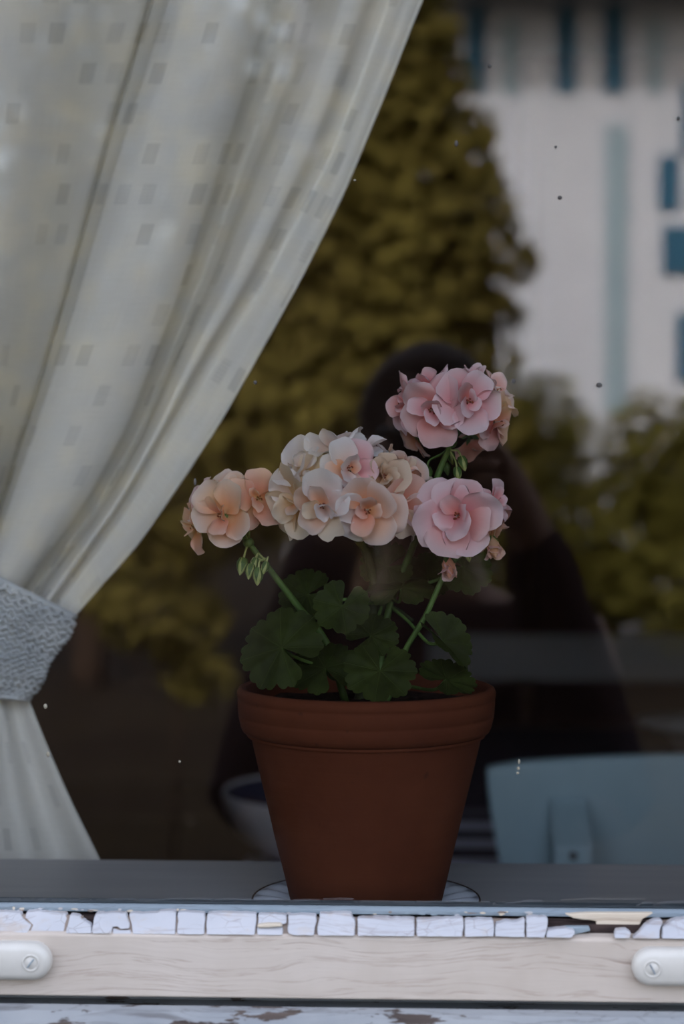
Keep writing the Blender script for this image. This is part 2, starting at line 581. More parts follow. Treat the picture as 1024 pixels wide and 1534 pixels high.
def bez(pts, n=14):
    """Catmull-Rom through points"""
    P = [Vector(p) for p in pts]
    P = [P[0] * 2 - P[1]] + P + [P[-1] * 2 - P[-2]]
    out = []
    segs = len(P) - 3
    for s in range(segs):
        p0, p1, p2, p3 = P[s:s + 4]
        m = max(2, n // segs)
        for i in range(m + (1 if s == segs - 1 else 0)):
            t = i / m
            out.append(0.5 * ((2 * p1) + (p2 - p0) * t + (2 * p0 - 5 * p1 + 4 * p2 - p3) * t * t + (3 * p1 - p0 - 3 * p2 + p3) * t ** 3))
    return out

# ------------------------------------------------------------------ fixed measures
POT_Y = 0.11
SAUCER_RIM_Z = at(549, 1345, POT_Y).z
SILL_Z = SAUCER_RIM_Z - 0.009
SILL_BACK = at_z(512, 1290, SILL_Z).y
WX0, WX1 = -0.52, 0.44                       # clear glass opening
FRONT = -0.030                               # front face of the sash
def zf(py, Y=FRONT):
    return at(512, py, Y).z
GLASS_BOTTOM = zf(1357, -0.002)
WZ1 = 2.02
FLOOR_OUT = -0.25

# ------------------------------------------------------------------ room shell
def structure(name, mb, mat, bevel=0):
    return tag(mb.build(name, mat, None, bevel=bevel), kind='structure')

RX0, RX1, RY1, RZ = -2.3, 2.3, 5.2, 2.5
EX0, EX1 = -3.6, 3.4
OX0, OX1, OZ0, OZ1 = WX0 - 0.075, WX1 + 0.075, zf(1507, -0.02) - 0.045, WZ1 + 0.09
b = MB()
b.box(EX0, OX0, 0.0, 0.2, FLOOR_OUT, 3.3)
b.box(OX1, EX1, 0.0, 0.2, FLOOR_OUT, 3.3)
b.box(OX0, OX1, 0.0, 0.2, FLOOR_OUT, OZ0)
b.box(OX0, OX1, 0.0, 0.2, OZ1, 3.3)
structure('wall_front', b, M['facade'])
structure('wall_left', MB().box(RX0 - 0.15, RX0, 0.2, RY1, 0, RZ), M['room_dark'])
structure('wall_right', MB().box(RX1, RX1 + 0.15, 0.2, RY1, 0, RZ), M['room_dark'])
structure('wall_back', MB().box(RX0 - 0.15, RX1 + 0.15, RY1, RY1 + 0.15, 0, RZ), M['room_dark'])
structure('ceiling', MB().box(RX0 - 0.15, RX1 + 0.15, 0.2, RY1 + 0.15, RZ, RZ + 0.2), M['room_ceiling'])
fl = empty('floor', (0, 2.7, 0))
tag(fl, kind='structure')
MB().box(RX0, RX1, 0.2, RY1, -0.06, -0.012).build('underfloor', M['room_floor'], fl)
nb = 30
for i in range(nb):
    x0 = RX0 + (RX1 - RX0) * i / nb
    MB().box(x0 + 0.002, x0 + (RX1 - RX0) / nb - 0.002, 0.2, RY1, -0.012, 0.0).build('floor_board', M['room_floor'], fl)
b = MB()
b.box(RX0, RX1, RY1 - 0.02, RY1, 0.0, 0.12)
structure('baseboard_back', b, M['brown_wood'], 0.004)
# roof over the room (shades the window front)
rf = MB()
prof = [(-0.35, 3.22), (2.7, 4.9), (5.75, 3.22), (5.75, 3.05), (2.7, 4.7), (-0.35, 3.05)]
rf.prism(prof, lambda y, z: (EX0 - 0.3, y, z), lambda y, z: (EX1 + 0.3, y, z))
structure('roof', rf, M['roof'])

# ------------------------------------------------------------------ window
win = empty('window_1', (0.0, 0.0, SILL_Z))
tag(win, kind='structure')
RT, RB = zf(1401), zf(1497)                  # front rail face
# bottom rail: sill-side lip, rabbet, front face
prof = [(FRONT, RB), (FRONT, RT - 0.0015), (FRONT + 0.002, RT), (-0.006, RT + 0.001), (-0.006, RB)]
MB().prism(prof, lambda y, z: (WX0 - 0.05, y, z), lambda y, z: (WX1 + 0.05, y, z)).build('bottom_rail', M['rail_paint'], win, bevel=0.0008)
# bare dark wood that shows where putty has fallen out
MB().prism([(FRONT + 0.008, RT - 0.002), (FRONT + 0.011, RT + 0.0045), (-0.0045, GLASS_BOTTOM - 0.0045), (-0.003, RT - 0.002)],
           lambda y, z: (WX0 - 0.03, y, z), lambda y, z: (WX1 + 0.03, y, z)).build('rabbet', M['rabbet'], win)
# thin painted strip along the foot of the pane
def strip(x0, x1, n=60):
    mb = MB()
    def fn(u, v):
        x = x0 + (x1 - x0) * u
        wv_ = 0.0004 * noise.noise((x * 60, 1.3, 0))
        ring = [(-0.0085, GLASS_BOTTOM - 0.0030 + wv_ * 1.6), (-0.0085, GLASS_BOTTOM - 0.0010 + wv_), (-0.0045, GLASS_BOTTOM + wv_ * 0.4), (-0.0016, GLASS_BOTTOM), (-0.0016, GLASS_BOTTOM - 0.0032)]
        y, z = ring[min(4, round(v * 4))]
        return (x, y, z)
    mb.grid(fn, n, 5)
    return mb
strip(WX0 - 0.03, WX1 + 0.03).build('glazing_strip', M['strip_paint'], win)
# inner half of the rail, behind the pane
MB().box(WX0 - 0.05, WX1 + 0.05, 0.0015, 0.014, RB, GLASS_BOTTOM - 0.0005).build('inner_rail', M['strip_paint'], win, bevel=0.0006)
for x0, x1 in ((WX0 - 0.05, WX0), (WX1, WX1 + 0.05)):
    MB().box(x0, x1, FRONT, 0.014, RB, WZ1 + 0.05).build('stile', M['rail_paint'], win, bevel=0.001)
MB().box(WX0, WX1, FRONT, 0.014, WZ1, WZ1 + 0.05).build('top_rail', M['rail_paint'], win, bevel=0.001)
for x0, x1 in ((OX0, WX0 - 0.052), (WX1 + 0.052, OX1)):
    MB().box(x0, x1, -0.02, 0.2, OZ0, OZ1).build('jamb', M['sill_paint'], win, bevel=0.001)
MB().box(WX0 - 0.052, WX1 + 0.052, -0.02, 0.2, WZ1 + 0.052, OZ1).build('head', M['sill_paint'], win, bevel=0.001)
# pane (single sheet)
def pane_fn(u, v):
    return (WX0 - 0.006 + (WX1 - WX0 + 0.012) * u, 0.0, GLASS_BOTTOM - 0.004 + (WZ1 - GLASS_BOTTOM + 0.008) * v)
pane = MB().grid(pane_fn, 2, 2).build('pane', M['glass'], win)
# dust and drips stuck on the outside of the pane
for (px, py, rx, rz, dark) in ((72, 1130, 3.2, 4.6, 0), (68, 1058, 3, 4, 0), (269, 1141, 2, 2, 0), (683, 215, 3, 5, 1), (733, 99, 3, 3, 1),
                               (838, 296, 3.4, 3, 1), (1016, 177, 2.6, 3, 1), (897, 577, 5, 4, 1), (769, 571, 3, 4, 1), (777, 1141, 2, 4, 0),
                               (776, 1151, 2.4, 3.0, 0), (775, 1158, 2.6, 2.0, 0), (531, 270, 2.4, 1.5, 0), (382, 573, 3, 3, 1), (292, 722, 2, 6, 1), (832, 220, 2, 2, 1)):
    p = at(px, py, -0.0012)
    s = 1.05 / F
    mb = MB().ball(p, (rx * s, 0.0005, rz * s), 7, 5)
    mb.build('speck', M['speck_dark' if dark else 'speck'], pane, smooth=True)
# inner sill board
MB().box(WX0 - 0.07, WX1 + 0.07, 0.0145, SILL_BACK, SILL_Z - 0.03, SILL_Z).build('inner_sill', M['inner_sill'], win, bevel=0.0025)
# outer sill of the frame below the sash
OS = zf(1508, -0.034)
prof = [(-0.060, OS - 0.030), (-0.060, OS - 0.0085), (-0.044, OS - 0.0010), (-0.0345, OS), (-0.0335, OS - 0.006), (0.2, OS - 0.006), (0.2, OS - 0.030)]
MB().prism(prof, lambda y, z: (OX0, y, z), lambda y, z: (OX1, y, z)).build('outer_sill', M['sill_paint'], win, bevel=0.0008)
MB().box(WX0 - 0.05, WX1 + 0.05, -0.004, 0.012, OS - 0.0058, RB + 0.001).build('sill_gap_bead', M['sill_paint'], win)
# crumbs of old paint left in the open joint above the putty
fr_ = random.Random(5)
for i in range(46):
    px = fr_.choice([fr_.uniform(0, 200), fr_.uniform(0, 1024), fr_.uniform(560, 800)])
    py = 1367 + (px - 512) * 0.0092 + fr_.uniform(-3.0, 2.2)
    wx, wz = fr_.uniform(2.5, 8), fr_.uniform(1.0, 2.4)
    pts_ = [(px + wx * math.cos(2 * PI * q / 7) * fr_.uniform(.6, 1.2), py + wz * math.sin(2 * PI * q / 7) * fr_.uniform(.6, 1.2)) for q in range(7)]
    yy = -0.0125
    MB().prism(pts_, lambda a_, c_: at(a_, c_, yy), lambda a_, c_: at(a_, c_, yy + .0014)).build('paint_flake', M[fr_.choice(['putty_cream', 'putty', 'putty_bed', 'strip_paint'])], win, recalc=True)

# cracked putty: each chunk its own outline in pixels of the sash face
PB, PT = 1401.5, 1369.0
chunks = [  # outline corners
    [(-60, 1402), (-60, 1372), (-6, 1371), (30, 1372), (34, 1380), (41, 1386), (47, 1390), (41, 1402)],
    [(43, 1402), (49, 1390), (43, 1384), (37, 1378), (40, 1370), (52, 1369), (70, 1371), (98, 1372), (101, 1380), (98, 1388), (95, 1402)],
    [(98, 1402), (101, 1389), (105, 1374), (118, 1376), (128, 1384), (136, 1390), (137, 1402)],
    [(137, 1402), (139, 1388), (143, 1372), (170, 1371), (188, 1371), (190, 1378), (194, 1388), (193, 1394), (180, 1395), (176, 1391), (168, 1392), (166, 1402)],
    [(168, 1402), (169, 1394), (178, 1397), (195, 1396), (197, 1402)],
    [(199, 1402), (197, 1388), (193, 1372), (220, 1371), (236, 1370), (238, 1368), (262, 1367), (263, 1380), (262, 1402)],
    [(265, 1402), (266, 1369), (284, 1369), (306, 1370), (307, 1380), (306, 1402)],
    [(309, 1402), (310, 1371), (330, 1369), (360, 1370), (383, 1370), (383, 1388), (381, 1402)],
    [(385, 1402), (385, 1390), (398, 1387), (420, 1387), (424, 1394), (423, 1402)],
    [(386, 1388), (386, 1371), (410, 1370), (429, 1373), (429, 1384), (420, 1386), (398, 1386)],
    [(431, 1399), (431, 1372), (450, 1371), (473, 1372), (474, 1382), (471, 1391), (470, 1402), (440, 1402)],
    [(476, 1402), (475, 1390), (477, 1382), (478, 1369), (500, 1368), (526, 1368), (528, 1376), (531, 1378), (531, 1402)],
    [(535, 1402), (535, 1376), (560, 1374), (600, 1375), (621, 1376), (620, 1402)],
    [(624, 1402), (623, 1376), (650, 1375), (693, 1374), (694, 1388), (692, 1402)],
    [(696, 1402), (696, 1376), (715, 1375), (737, 1375), (740, 1387), (739, 1401)],
    [(741, 1401), (742, 1382), (755, 1378), (768, 1379), (782, 1375), (786, 1374), (786, 1402)],
    [(788, 1402), (788, 1372), (800, 1370), (820, 1372), (820, 1384), (818, 1393), (815, 1402)],
    [(818, 1402), (820, 1390), (840, 1388), (858, 1389), (862, 1394), (856, 1402)],
    [(920, 1402), (922, 1390), (938, 1389), (945, 1394), (943, 1402)],
    [(947, 1402), (956, 1394), (966, 1382), (978, 1374), (989, 1373), (993, 1378), (988, 1390), (988, 1402)],
    [(991, 1402), (992, 1386), (1000, 1378), (1014, 1372), (1026, 1371), (1060, 1370), (1060, 1402)],
]
# the putty line goes on to both corners of the sash, cracked in the same way
er = random.Random(9)
chunks[0] = [(-58 if p[0] == -60 else p[0], p[1]) for p in chunks[0]]
for x_from, x_to in ((-870, -60), (1061, 1830)):
    x_ = x_from
    while x_ < x_to - 8:
        e_ = min(x_to, x_ + er.uniform(26, 86))
        h_ = er.uniform(1369, 1375)
        if er.random() > 0.08:
            chunks.append([(x_ + 1, 1402), (x_ + er.uniform(0, 5), h_ + er.uniform(0, 3)), ((x_ + e_) / 2, h_), (e_ - er.uniform(1, 6), h_ + er.uniform(0, 4)), (e_ - 2, 1402)])
        x_ = e_
for ci_, poly in enumerate(chunks):
    pw = sum(p[0] for p in poly) / len(poly)
    lift = random.uniform(-0.0008, 0.0010)
    tilt = random.uniform(-0.02, 0.02)
    def front(px, py, lift=lift, tilt=tilt, pw=pw):
        # sloped outward towards its foot
        t = (PB - py) / (PB - PT)
        Y = FRONT - 0.0008 + 0.0125 * t - lift + tilt * (px - pw) * 0.0004
        sl_ = (px - 512) * 0.0092            # the sash line falls slightly to the right in the picture
        q = at(px, py - sl_ * 0 + 0, Y)
        return Vector((q.x, Y, q.z))
    def back(px, py):
        q = front(px, py)
        return Vector((q.x, q.y + 0.006, q.z))
    # sub-sample and jitter the outline so the break edges are ragged
    P2 = []
    for i_ in range(len(poly)):
        a_, c_ = poly[i_], poly[(i_ + 1) % len(poly)]
        L_ = math.hypot(a_[0] - c_[0], a_[1] - c_[1])
        n_ = max(1, int(L_ / 6))
        for s_ in range(n_):
            t_ = s_ / n_
            x_, y_ = a_[0] + (c_[0] - a_[0]) * t_, a_[1] + (c_[1] - a_[1]) * t_
            j_ = 1.0 if (0 < s_ and y_ < 1400) else 0.3
            P2.append((x_ + random.uniform(-.9, .9) * j_, y_ + random.uniform(-.9, .9) * j_ + (x_ - 512) * 0.0092 - 0.0))
    mb = MB().prism(P2, front, back)
    mb.build('putty', M['putty'], win, bevel=0.0006, recalc=True)
for xa, xb in ((-870, 124), (143, 815), (968, 1830)):
    poly = [(xa, 1401.8), (xa, 1376)] + [(xa + (xb - xa) * i / 40, 1375.5 + 2 * noise.noise((i * .7, xa, 0))) for i in range(1, 40)] + [(xb, 1377), (xb, 1401.8)]
    def bed(px, py):
        t = (PB - py) / (PB - PT)
        Y = FRONT + 0.0016 + 0.0125 * t
        q = at(px, py + (px - 512) * 0.0092, Y)
        return Vector((q.x, Y, q.z))
    MB().prism(poly, bed, lambda px, py: bed(px, py) + Vector((0, .003, 0))).build('putty_bed', M['putty_bed'], win, recalc=True)
# an older cream layer that still clings higher up, and two flat remnants
for poly, mat, dY in (([(846, 1369), (880, 1367), (930, 1367), (978, 1367), (970, 1372), (962, 1376), (958, 1384), (950, 1388), (915, 1388), (892, 1387), (893, 1380), (884, 1378), (870, 1377), (858, 1375)], 'putty_cream', 0.012),
                      ([(818, 1391), (850, 1388), (882, 1388), (884, 1394), (860, 1400), (820, 1402)], 'strip_paint', 0.006),
                      ([(385, 1386), (400, 1384), (420, 1384), (423, 1388), (400, 1390), (386, 1390)], 'putty_cream', 0.002)):
    P2 = [(x_, y_ + (x_ - 512) * 0.0092 * 0.2) for x_, y_ in poly]
    def front2(px, py):
        q = at(px, py, FRONT + dY)
        return Vector((q.x, FRONT + dY, q.z))
    def back2(px, py):
        q = front2(px, py)
        return Vector((q.x, q.y + 0.004, q.z))
    MB().prism(P2, front2, back2).build('putty', M[mat], win, bevel=0.0005, recalc=True)

# clips screwed to the sash
def clip(px_end, sign, label, slot):
    a, c = at(px_end, 1413 + (px_end - 512) * 0.0092, FRONT), at(px_end, 1469 + (px_end - 512) * 0.0092, FRONT)
    h = (a.z - c.z) / 2
    zc = (a.z + c.z) / 2
    L = 0.085
    root = empty('window_clip', (a.x - sign * L / 2, FRONT, zc))
    tag(root, label, 'window clip', 'clips on the lower sash rail')
    def outline(k_, x_tip, off):
        pts = []
        hh = h - off
        for i in range(13):
            an = -PI / 2 + PI * i / 12
            pts.append((x_tip - sign * (h - 0) + sign * math.cos(an) * hh, zc + math.sin(an) * hh))
        for i in range(13):
            an = PI / 2 + PI * i / 12
            pts.append((x_tip - sign * (L - h) + sign * math.cos(an) * hh, zc + math.sin(an) * hh))
        return pts
    layers = [(0, FRONT + 0.0005), (0.0, FRONT - 0.0045), (0.0006, FRONT - 0.0062), (0.0022, FRONT - 0.0078), (0.0042, FRONT - 0.0086)]
    mb = MB()
    n = 26
    for off, Y in layers:
        for (x, z) in outline(0, a.x, off):
            mb.v.append((x, Y, z))
    for li in range(len(layers) - 1):
        for i in range(n):
            j = (i + 1) % n
            mb.f.append((li * n + i, li * n + j, (li + 1) * n + j, (li + 1) * n + i))
    e = (len(layers) - 1) * n
    mb.f.append(tuple(range(e, e + n)))
    mb.build('clip_body', M['clip'], root, smooth=True, recalc=True)
    sx = a.x - sign * 0.0105
    # screw: ring groove, domed head, slot bar
    ang = slot
    mb = MB()
    def ring(u, v):
        an = u * 2 * PI
        r = 0.0043 + 0.0006 * math.cos(v * 2 * PI)
        return (sx + r * math.cos(an), FRONT - 0.0086 - 0.0006 * math.sin(v * 2 * PI), zc + r * math.sin(an))
    mb.grid(ring, 20, 7, None, True)
    mb.build('screw_ring', M['clip'], root, smooth=True)
    mb = MB()
    def dome(u, v):
        an = u * 2 * PI
        r = 0.0036 * (1 - v)
        return (sx + r * math.cos(an), FRONT - 0.0084 - 0.0011 * math.sin(v * PI / 2), zc + r * math.sin(an))
    mb.grid(dome, 18, 5, None, True)
    sc_ = mb.build('screw', M['clip'], root, smooth=True)
    d = Vector((math.cos(ang), 0, math.sin(ang)))
    MB().tube([Vector((sx, FRONT - 0.0093, zc)) - d * 0.003, Vector((sx, FRONT - 0.0096, zc)), Vector((sx, FRONT - 0.0093, zc)) + d * 0.003], 0.00045, 5).build('slot', M['strip_paint'], sc_)
clip(79, 1, 'white rounded window clip on the sash rail under the tied curtain', math.radians(52))
clip(945, -1, 'white rounded window clip on the sash rail beside the broken cream putty', math.radians(118))

# ------------------------------------------------------------------ saucer, pot, soil
PC = at(548, 1345, POT_Y)
PX = PC.x
saucer = empty('saucer', (PX, POT_Y, SILL_Z))
tag(saucer, 'fluted bluish china saucer with a dark rim line under the clay pot', 'saucer')
RS = 171 / F * (POT_Y - CAM.y)
NF = 24
prof = [(0.0, 0.004), (0.030, 0.004), (0.044, 0.0042), (0.047, 0.0052), (0.052, 0.0062), (0.058, 0.0074), (0.064, 0.0084), (RS - 0.0006, 0.0091), (RS, 0.0086), (RS - 0.002, 0.0072), (0.058, 0.0052), (0.046, 0.0018), (0.040, 0.0), (0.0, 0.0)]
def flute(r, z, a, j):
    if 3 <= j <= 6:
        z += (0.0, 0.0, 0.0, 0.0013, 0.0021, 0.0021, 0.0016)[j] * math.cos(a * NF)
    return r, z + SILL_Z
MB().lathe(prof, NF * 8, PX, POT_Y, flute).build('plate', M['china'], saucer, smooth=True)
MB().grid(lambda u, v: (PX + (RS + 0.0007 * math.cos(v * 2 * PI)) * math.cos(u * 2 * PI), POT_Y + (RS + 0.0007 * math.cos(v * 2 * PI)) * math.sin(u * 2 * PI), SILL_Z + 0.0089 + 0.0007 * math.sin(v * 2 * PI)), 96, 7, None, True).build('rim_line', M['rim_line'], saucer, smooth=True)

pot = empty('flower_pot', (PX, POT_Y, SILL_Z + 0.0042))
tag(pot, 'reddish terracotta flower pot with a thick collar standing on a saucer', 'flower pot')
sc_px = F / (POT_Y - CAM.y)
R0 = 194.5 / sc_px
ZR = at(546, 1027, POT_Y).z                  # rim level
ZB = SILL_Z + 0.0042
ZC = ZR - 0.0285
def clay(amp, seed):
    def fn(r, z, a, j):
        d = amp * noise.noise((math.cos(a) * 2 + seed, math.sin(a) * 2, z * 30))
        return r + d, z
    return fn
prof = [(R0 - 0.0065, ZR - 0.03), (R0 - 0.0068, ZR - 0.006), (R0 - 0.0055, ZR - 0.0012), (R0 - 0.0030, ZR), (R0 - 0.0010, ZR - 0.0010), (R0, ZR - 0.0035),
        (R0 - 0.0003, ZR - 0.0065), (R0 - 0.0009, ZR - 0.0073), (R0 - 0.0004, ZR - 0.0082), (R0 - 0.0010, ZR - 0.0165), (R0 - 0.0016, ZR - 0.0172), (R0 - 0.0012, ZR - 0.018),
        (R0 - 0.0028, ZC + 0.004), (R0 - 0.0042, ZC + 0.0012), (R0 - 0.0066, ZC), (R0 - 0.0095, ZC + 0.0005)]
MB().lathe(prof, 96, PX, POT_Y, clay(0.0005, 1)).build('collar', M['terracotta'], pot, smooth=True)
RB0 = 112 / sc_px
RTP = R0 - 0.0082
prof = [(0.0, ZB + 0.006), (RB0 - 0.008, ZB + 0.006), (R0 - 0.017, ZC + 0.006), (R0 - 0.0075, ZC + 0.004), (RTP, ZC + 0.001)]
for i in range(1, 12):
    t = i / 12
    prof.append((RTP + (RB0 - RTP) * t, ZC + (ZB - ZC) * t))
prof += [(RB0 + 0.0006, ZB + 0.003), (RB0 - 0.0008, ZB), (0.012, ZB), (0.010, ZB + 0.003), (0.0, ZB + 0.003)]
MB().lathe(prof, 96, PX, POT_Y, clay(0.0006, 4)).build('body', M['terracotta'], pot, smooth=True)

SOIL_Z = ZR - 0.010
def soil_fn(u, v):
    a, r = u * 2 * PI, v * (R0 - 0.0063)
    x, y = PX + r * math.cos(a), POT_Y + r * math.sin(a)
    return (x, y, SOIL_Z + 0.003 * noise.noise((x * 60, y * 60, 0)) + 0.002 * noise.noise((x * 200, y * 200, 3)) - 0.002 * v)
soil = MB().grid(soil_fn, 64, 22, None, True).build('potting_soil', M['soil'], None, smooth=True)
tag(soil, 'dark crumbly potting soil inside the terracotta pot', 'soil', kind='stuff')

# ------------------------------------------------------------------ geranium
plant = empty('geranium_plant', (PX, POT_Y, SOIL_Z))
tag(plant, 'pink and cream double geranium with scalloped leaves growing in the terracotta pot', 'geranium')

def make_petal(seed):
    r = random.Random(seed)
    phim = math.radians(r.uniform(40, 52))
    cup, bend, rec = r.uniform(-0.08, 0.26), r.uniform(-0.12, 0.16), r.uniform(0.2, 1.4)
    ph, ru = r.uniform(0, 6.28), r.uniform(0.03, 0.11)
    notch = r.choice([0, 0, 0.05, 0.09])
    skew = r.uniform(-0.12, 0.12)
    def fn(u, v):
        s, t = u, v * 2 - 1
        s2 = 0.03 + 0.97 * s
        phi = phim * t * (0.55 + 0.55 * math.sin(PI * min(1, s2 * 0.86))) + skew * s2
        R = 1 - 0.26 * abs(t) ** 3.2 - 0.03 * t * t - notch * math.exp(-(t / 0.22) ** 2) + 0.02 * math.sin(7 * t + ph)
        rr = s2 * R
        z = bend * s2 * s2 + cup * (t * t) * s2 * 0.9 + ru * s2 ** 2 * math.sin(3.3 * t + ph) + 0.5 * ru * s2 ** 3 * math.sin(8 * t + 2 * ph)
        z -= rec * max(0, s2 - 0.72) ** 2
        return (rr * math.cos(phi), rr * math.sin(phi), z)
    return MB().grid(fn, 9, 11, lambda u, v: (u, v))
VARIANTS = 14
petal_mesh = {}
def petal_data(mat, i):
    key = (mat, i)
    if key not in petal_mesh:
        petal_mesh[key] = make_petal(100 + i).mesh('petal', M[mat], True)
    return petal_mesh[key]

def frame_from(zdir, roll=0.0):
    z = Vector(zdir).normalized()
    x = Vector((0, 0, 1)).cross(z)
    if x.length < 0.05:
        x = Vector((1, 0, 0))
    x.normalize()
    y = z.cross(x)
    return Matrix((x, y, z)).transposed() @ Matrix.Rotation(roll, 3, 'Z')

def add_child(name, me, parent, loc, rot3, scale):
    o = bpy.data.objects.new(name, me)
    C.objects.link(o)
    o.parent = parent
    sc3 = scale if isinstance(scale, tuple) else (scale,) * 3
    o.matrix_local = Matrix.Translation(loc) @ rot3.to_4x4() @ Matrix.Diagonal((*sc3, 1))
    return o

stamen_meshes = []
def stamens_data():
    mb = MB()
    for i in range(7):
        a = i * 2.4 + random.uniform(-.3, .3)
        tlt = random.uniform(0.1, 0.5)
        d = Vector((math.cos(a) * tlt, math.sin(a) * tlt, 1)).normalized()
        h = random.uniform(0.0042, 0.0072)
        mb.tube([d * 0.0005, d * h * 0.6, d * h], [0.00030, 0.00026, 0.0002], 5)
    me = mb.mesh('stamen', M['filament'])
    me.materials.append(M['anther'])
    mb2 = len(mb.f)
    # anthers on top
    vs, fs = list(mb.v), list(mb.f)
    random.seed(3)
    q = MB()
    q.v, q.f = vs, fs
    n0 = len(fs)
    for i in range(7):
        e = Vector(vs[i * 15 + 10]) * 1.02
        q.ball(e, (0.00075, 0.00075, 0.0005), 6, 4)
    me = q.mesh('stamen', M['filament'])
    me.materials.append(M['anther'])
    for p in me.polygons:
        if p.index >= n0:
            p.material_index = 1
    return me
stamen_me = stamens_data()

def flower(px, py, Y, face, rad_px, mat, hub, mats2=None, n_out=5, n_in=4, open_=0.22, seed=0, stamen=True):
    """one double floret: calyx and pedicel mesh, petals and stamens as its sub-parts"""
    r = random.Random(seed * 31 + int(px * 7 + py))
    c = at(px, py, Y)
    fdir = Vector(face).normalized()
    L = rad_px / (F / (Y - CAM.y)) * 1.08
    rot = frame_from(fdir, r.uniform(0, 6.28))
    root_m = Matrix.Translation(c) @ rot.to_4x4()
    inv = root_m.inverted()
    # pedicel from the calyx to the head's hub
    mb = MB()
    mb.lathe([(0.0, -0.0062), (0.0010, -0.006), (0.0022, -0.0042), (0.0028, -0.002), (0.0022, 0.0005), (0.0, 0.0008)], 8)
    hubl = inv @ Vector(hub)
    p1 = Vector((0, 0, -0.0055))
    p2 = Vector((0, 0, -0.011)) * 1.0 + (hubl - p1) * 0.25
    mb.tube(bez([p1, p2, hubl], 10), 0.00078, 6)
    # green sepals
    for i in range(5):
        a = i * 2 * PI / 5
        e1 = Vector((math.cos(a), math.sin(a), 0))
        pr = Vector((-e1.y, e1.x, 0))
        b0 = len(mb.v)
        for t_, w_, h_ in ((0.0018, 0.0013, -0.002), (0.0045, 0.0016, -0.0008), (0.0075, 0.0002, -0.0004)):
            mb.v.append(tuple(e1 * t_ + pr * w_ + Vector((0, 0, h_))))
            mb.v.append(tuple(e1 * t_ - pr * w_ + Vector((0, 0, h_))))
        mb.f += [(b0, b0 + 1, b0 + 3, b0 + 2), (b0 + 2, b0 + 3, b0 + 5, b0 + 4)]
    me = mb.mesh('flower', M['sepal'])
    fo = bpy.data.objects.new('flower', me)
    C.objects.link(fo)
    fo.parent = plant
    fo.matrix_parent_inverse = parent_world(plant).inverted()
    fo.matrix_basis = root_m
    a0 = r.uniform(0, 6.28)
    for i in range(n_out):
        az = a0 + 2 * PI * i / n_out + r.uniform(-.12, .12)
        el = open_ + r.uniform(-.24, .24) + (0.08 if i % 2 else -0.05)
        m = mat if r.random() < 0.72 or not mats2 else r.choice(mats2)
        rot_p = Matrix.Rotation(az, 3, 'Z') @ Matrix.Rotation(-el, 3, 'Y') @ Matrix.Rotation(r.uniform(-.35, .35), 3, 'X')
        s = L * r.uniform(0.86, 1.14)
        add_child('petal', petal_data(m, r.randrange(VARIANTS)), fo, Vector((0, 0, 0.0002 * i)), rot_p, (s, s * r.uniform(1.0, 1.22), s))
    for i in range(n_in):
        az = a0 + 0.6 + 2 * PI * i / max(1, n_in) + r.uniform(-.3, .3)
        el = open_ + r.uniform(0.25, 0.95)
        m = mat if r.random() < 0.6 or not mats2 else r.choice(mats2)
        rot_p = Matrix.Rotation(az, 3, 'Z') @ Matrix.Rotation(-el, 3, 'Y') @ Matrix.Rotation(r.uniform(-.9, .9), 3, 'X')
        s = L * r.uniform(0.42, 0.80)
        add_child('petal', petal_data(m, r.randrange(VARIANTS)), fo, Vector((0, 0, 0.0012)), rot_p, (s, s * r.uniform(0.8, 1.1), s))
    if stamen:
        o = add_child('stamen_cluster', stamen_me, fo, Vector((0, 0, 0.001)), Matrix.Identity(3), L / 0.024)
    return fo

def stem(name, pts, r0, r1, mat, parent=plant):
    P = bez(pts, 22)
    n = len(P)
    return MB().tube(P, [r0 + (r1 - r0) * i / (n - 1) for i in range(n)], 8).build(name, M[mat], parent, smooth=True)

SEED = (0, 0, 0)
# head at the top right
HT = at(676, 664, 0.125)
TR = [
    (652, 614, 0.090, (-0.45, -1.0, -0.05), 53, 'pink', ['rose']),
    (699, 603, 0.086, (0.18, -1.0, 0.12), 54, 'rose', ['pink']),
    (612, 607, 0.118, (-1.0, -0.45, 0.05), 44, 'rose', ['pink']),
    (641, 579, 0.128, (-0.35, -0.30, 0.95), 44, 'rose', ['pink']),
    (702, 577, 0.128, (0.15, -0.25, 1.0), 46, 'rose', ['pink']),
    (738, 592, 0.128, (0.9, -0.25, 0.65), 40, 'rose', ['pink']),
    (738, 632, 0.112, (0.95, -0.60, -0.25), 47, 'salmon', ['pink']),
    (624, 655, 0.140, (-0.75, 0.2, -0.55), 38, 'salmon', ['peach']),
    (706, 654, 0.150, (0.45, 0.6, -0.6), 40, 'peach', ['salmon']),
]
for i, (x, y, Y, fd, rp, m, m2) in enumerate(TR):
    flower(x, y, Y, fd, rp, m, HT, m2, seed=i + 1)
# head at the right, lower
HR = at(696, 826, 0.105)
flower(686, 772, 0.072, (-0.12, -1.0, 0.06), 60, 'rose', HR, ['pink'], n_out=8, n_in=4, open_=0.26, seed=11)
flower(736, 756, 0.098, (0.75, -0.45, 0.45), 34, 'rose', HR, ['pink'], seed=12)
flower(733, 790, 0.112, (0.9, -0.1, -0.3), 34, 'salmon', HR, ['peach'], seed=13, n_in=3)
flower(705, 748, 0.112, (0.1, 0.0, 1.0), 38, 'rose', HR, ['pink'], seed=14, n_in=3)
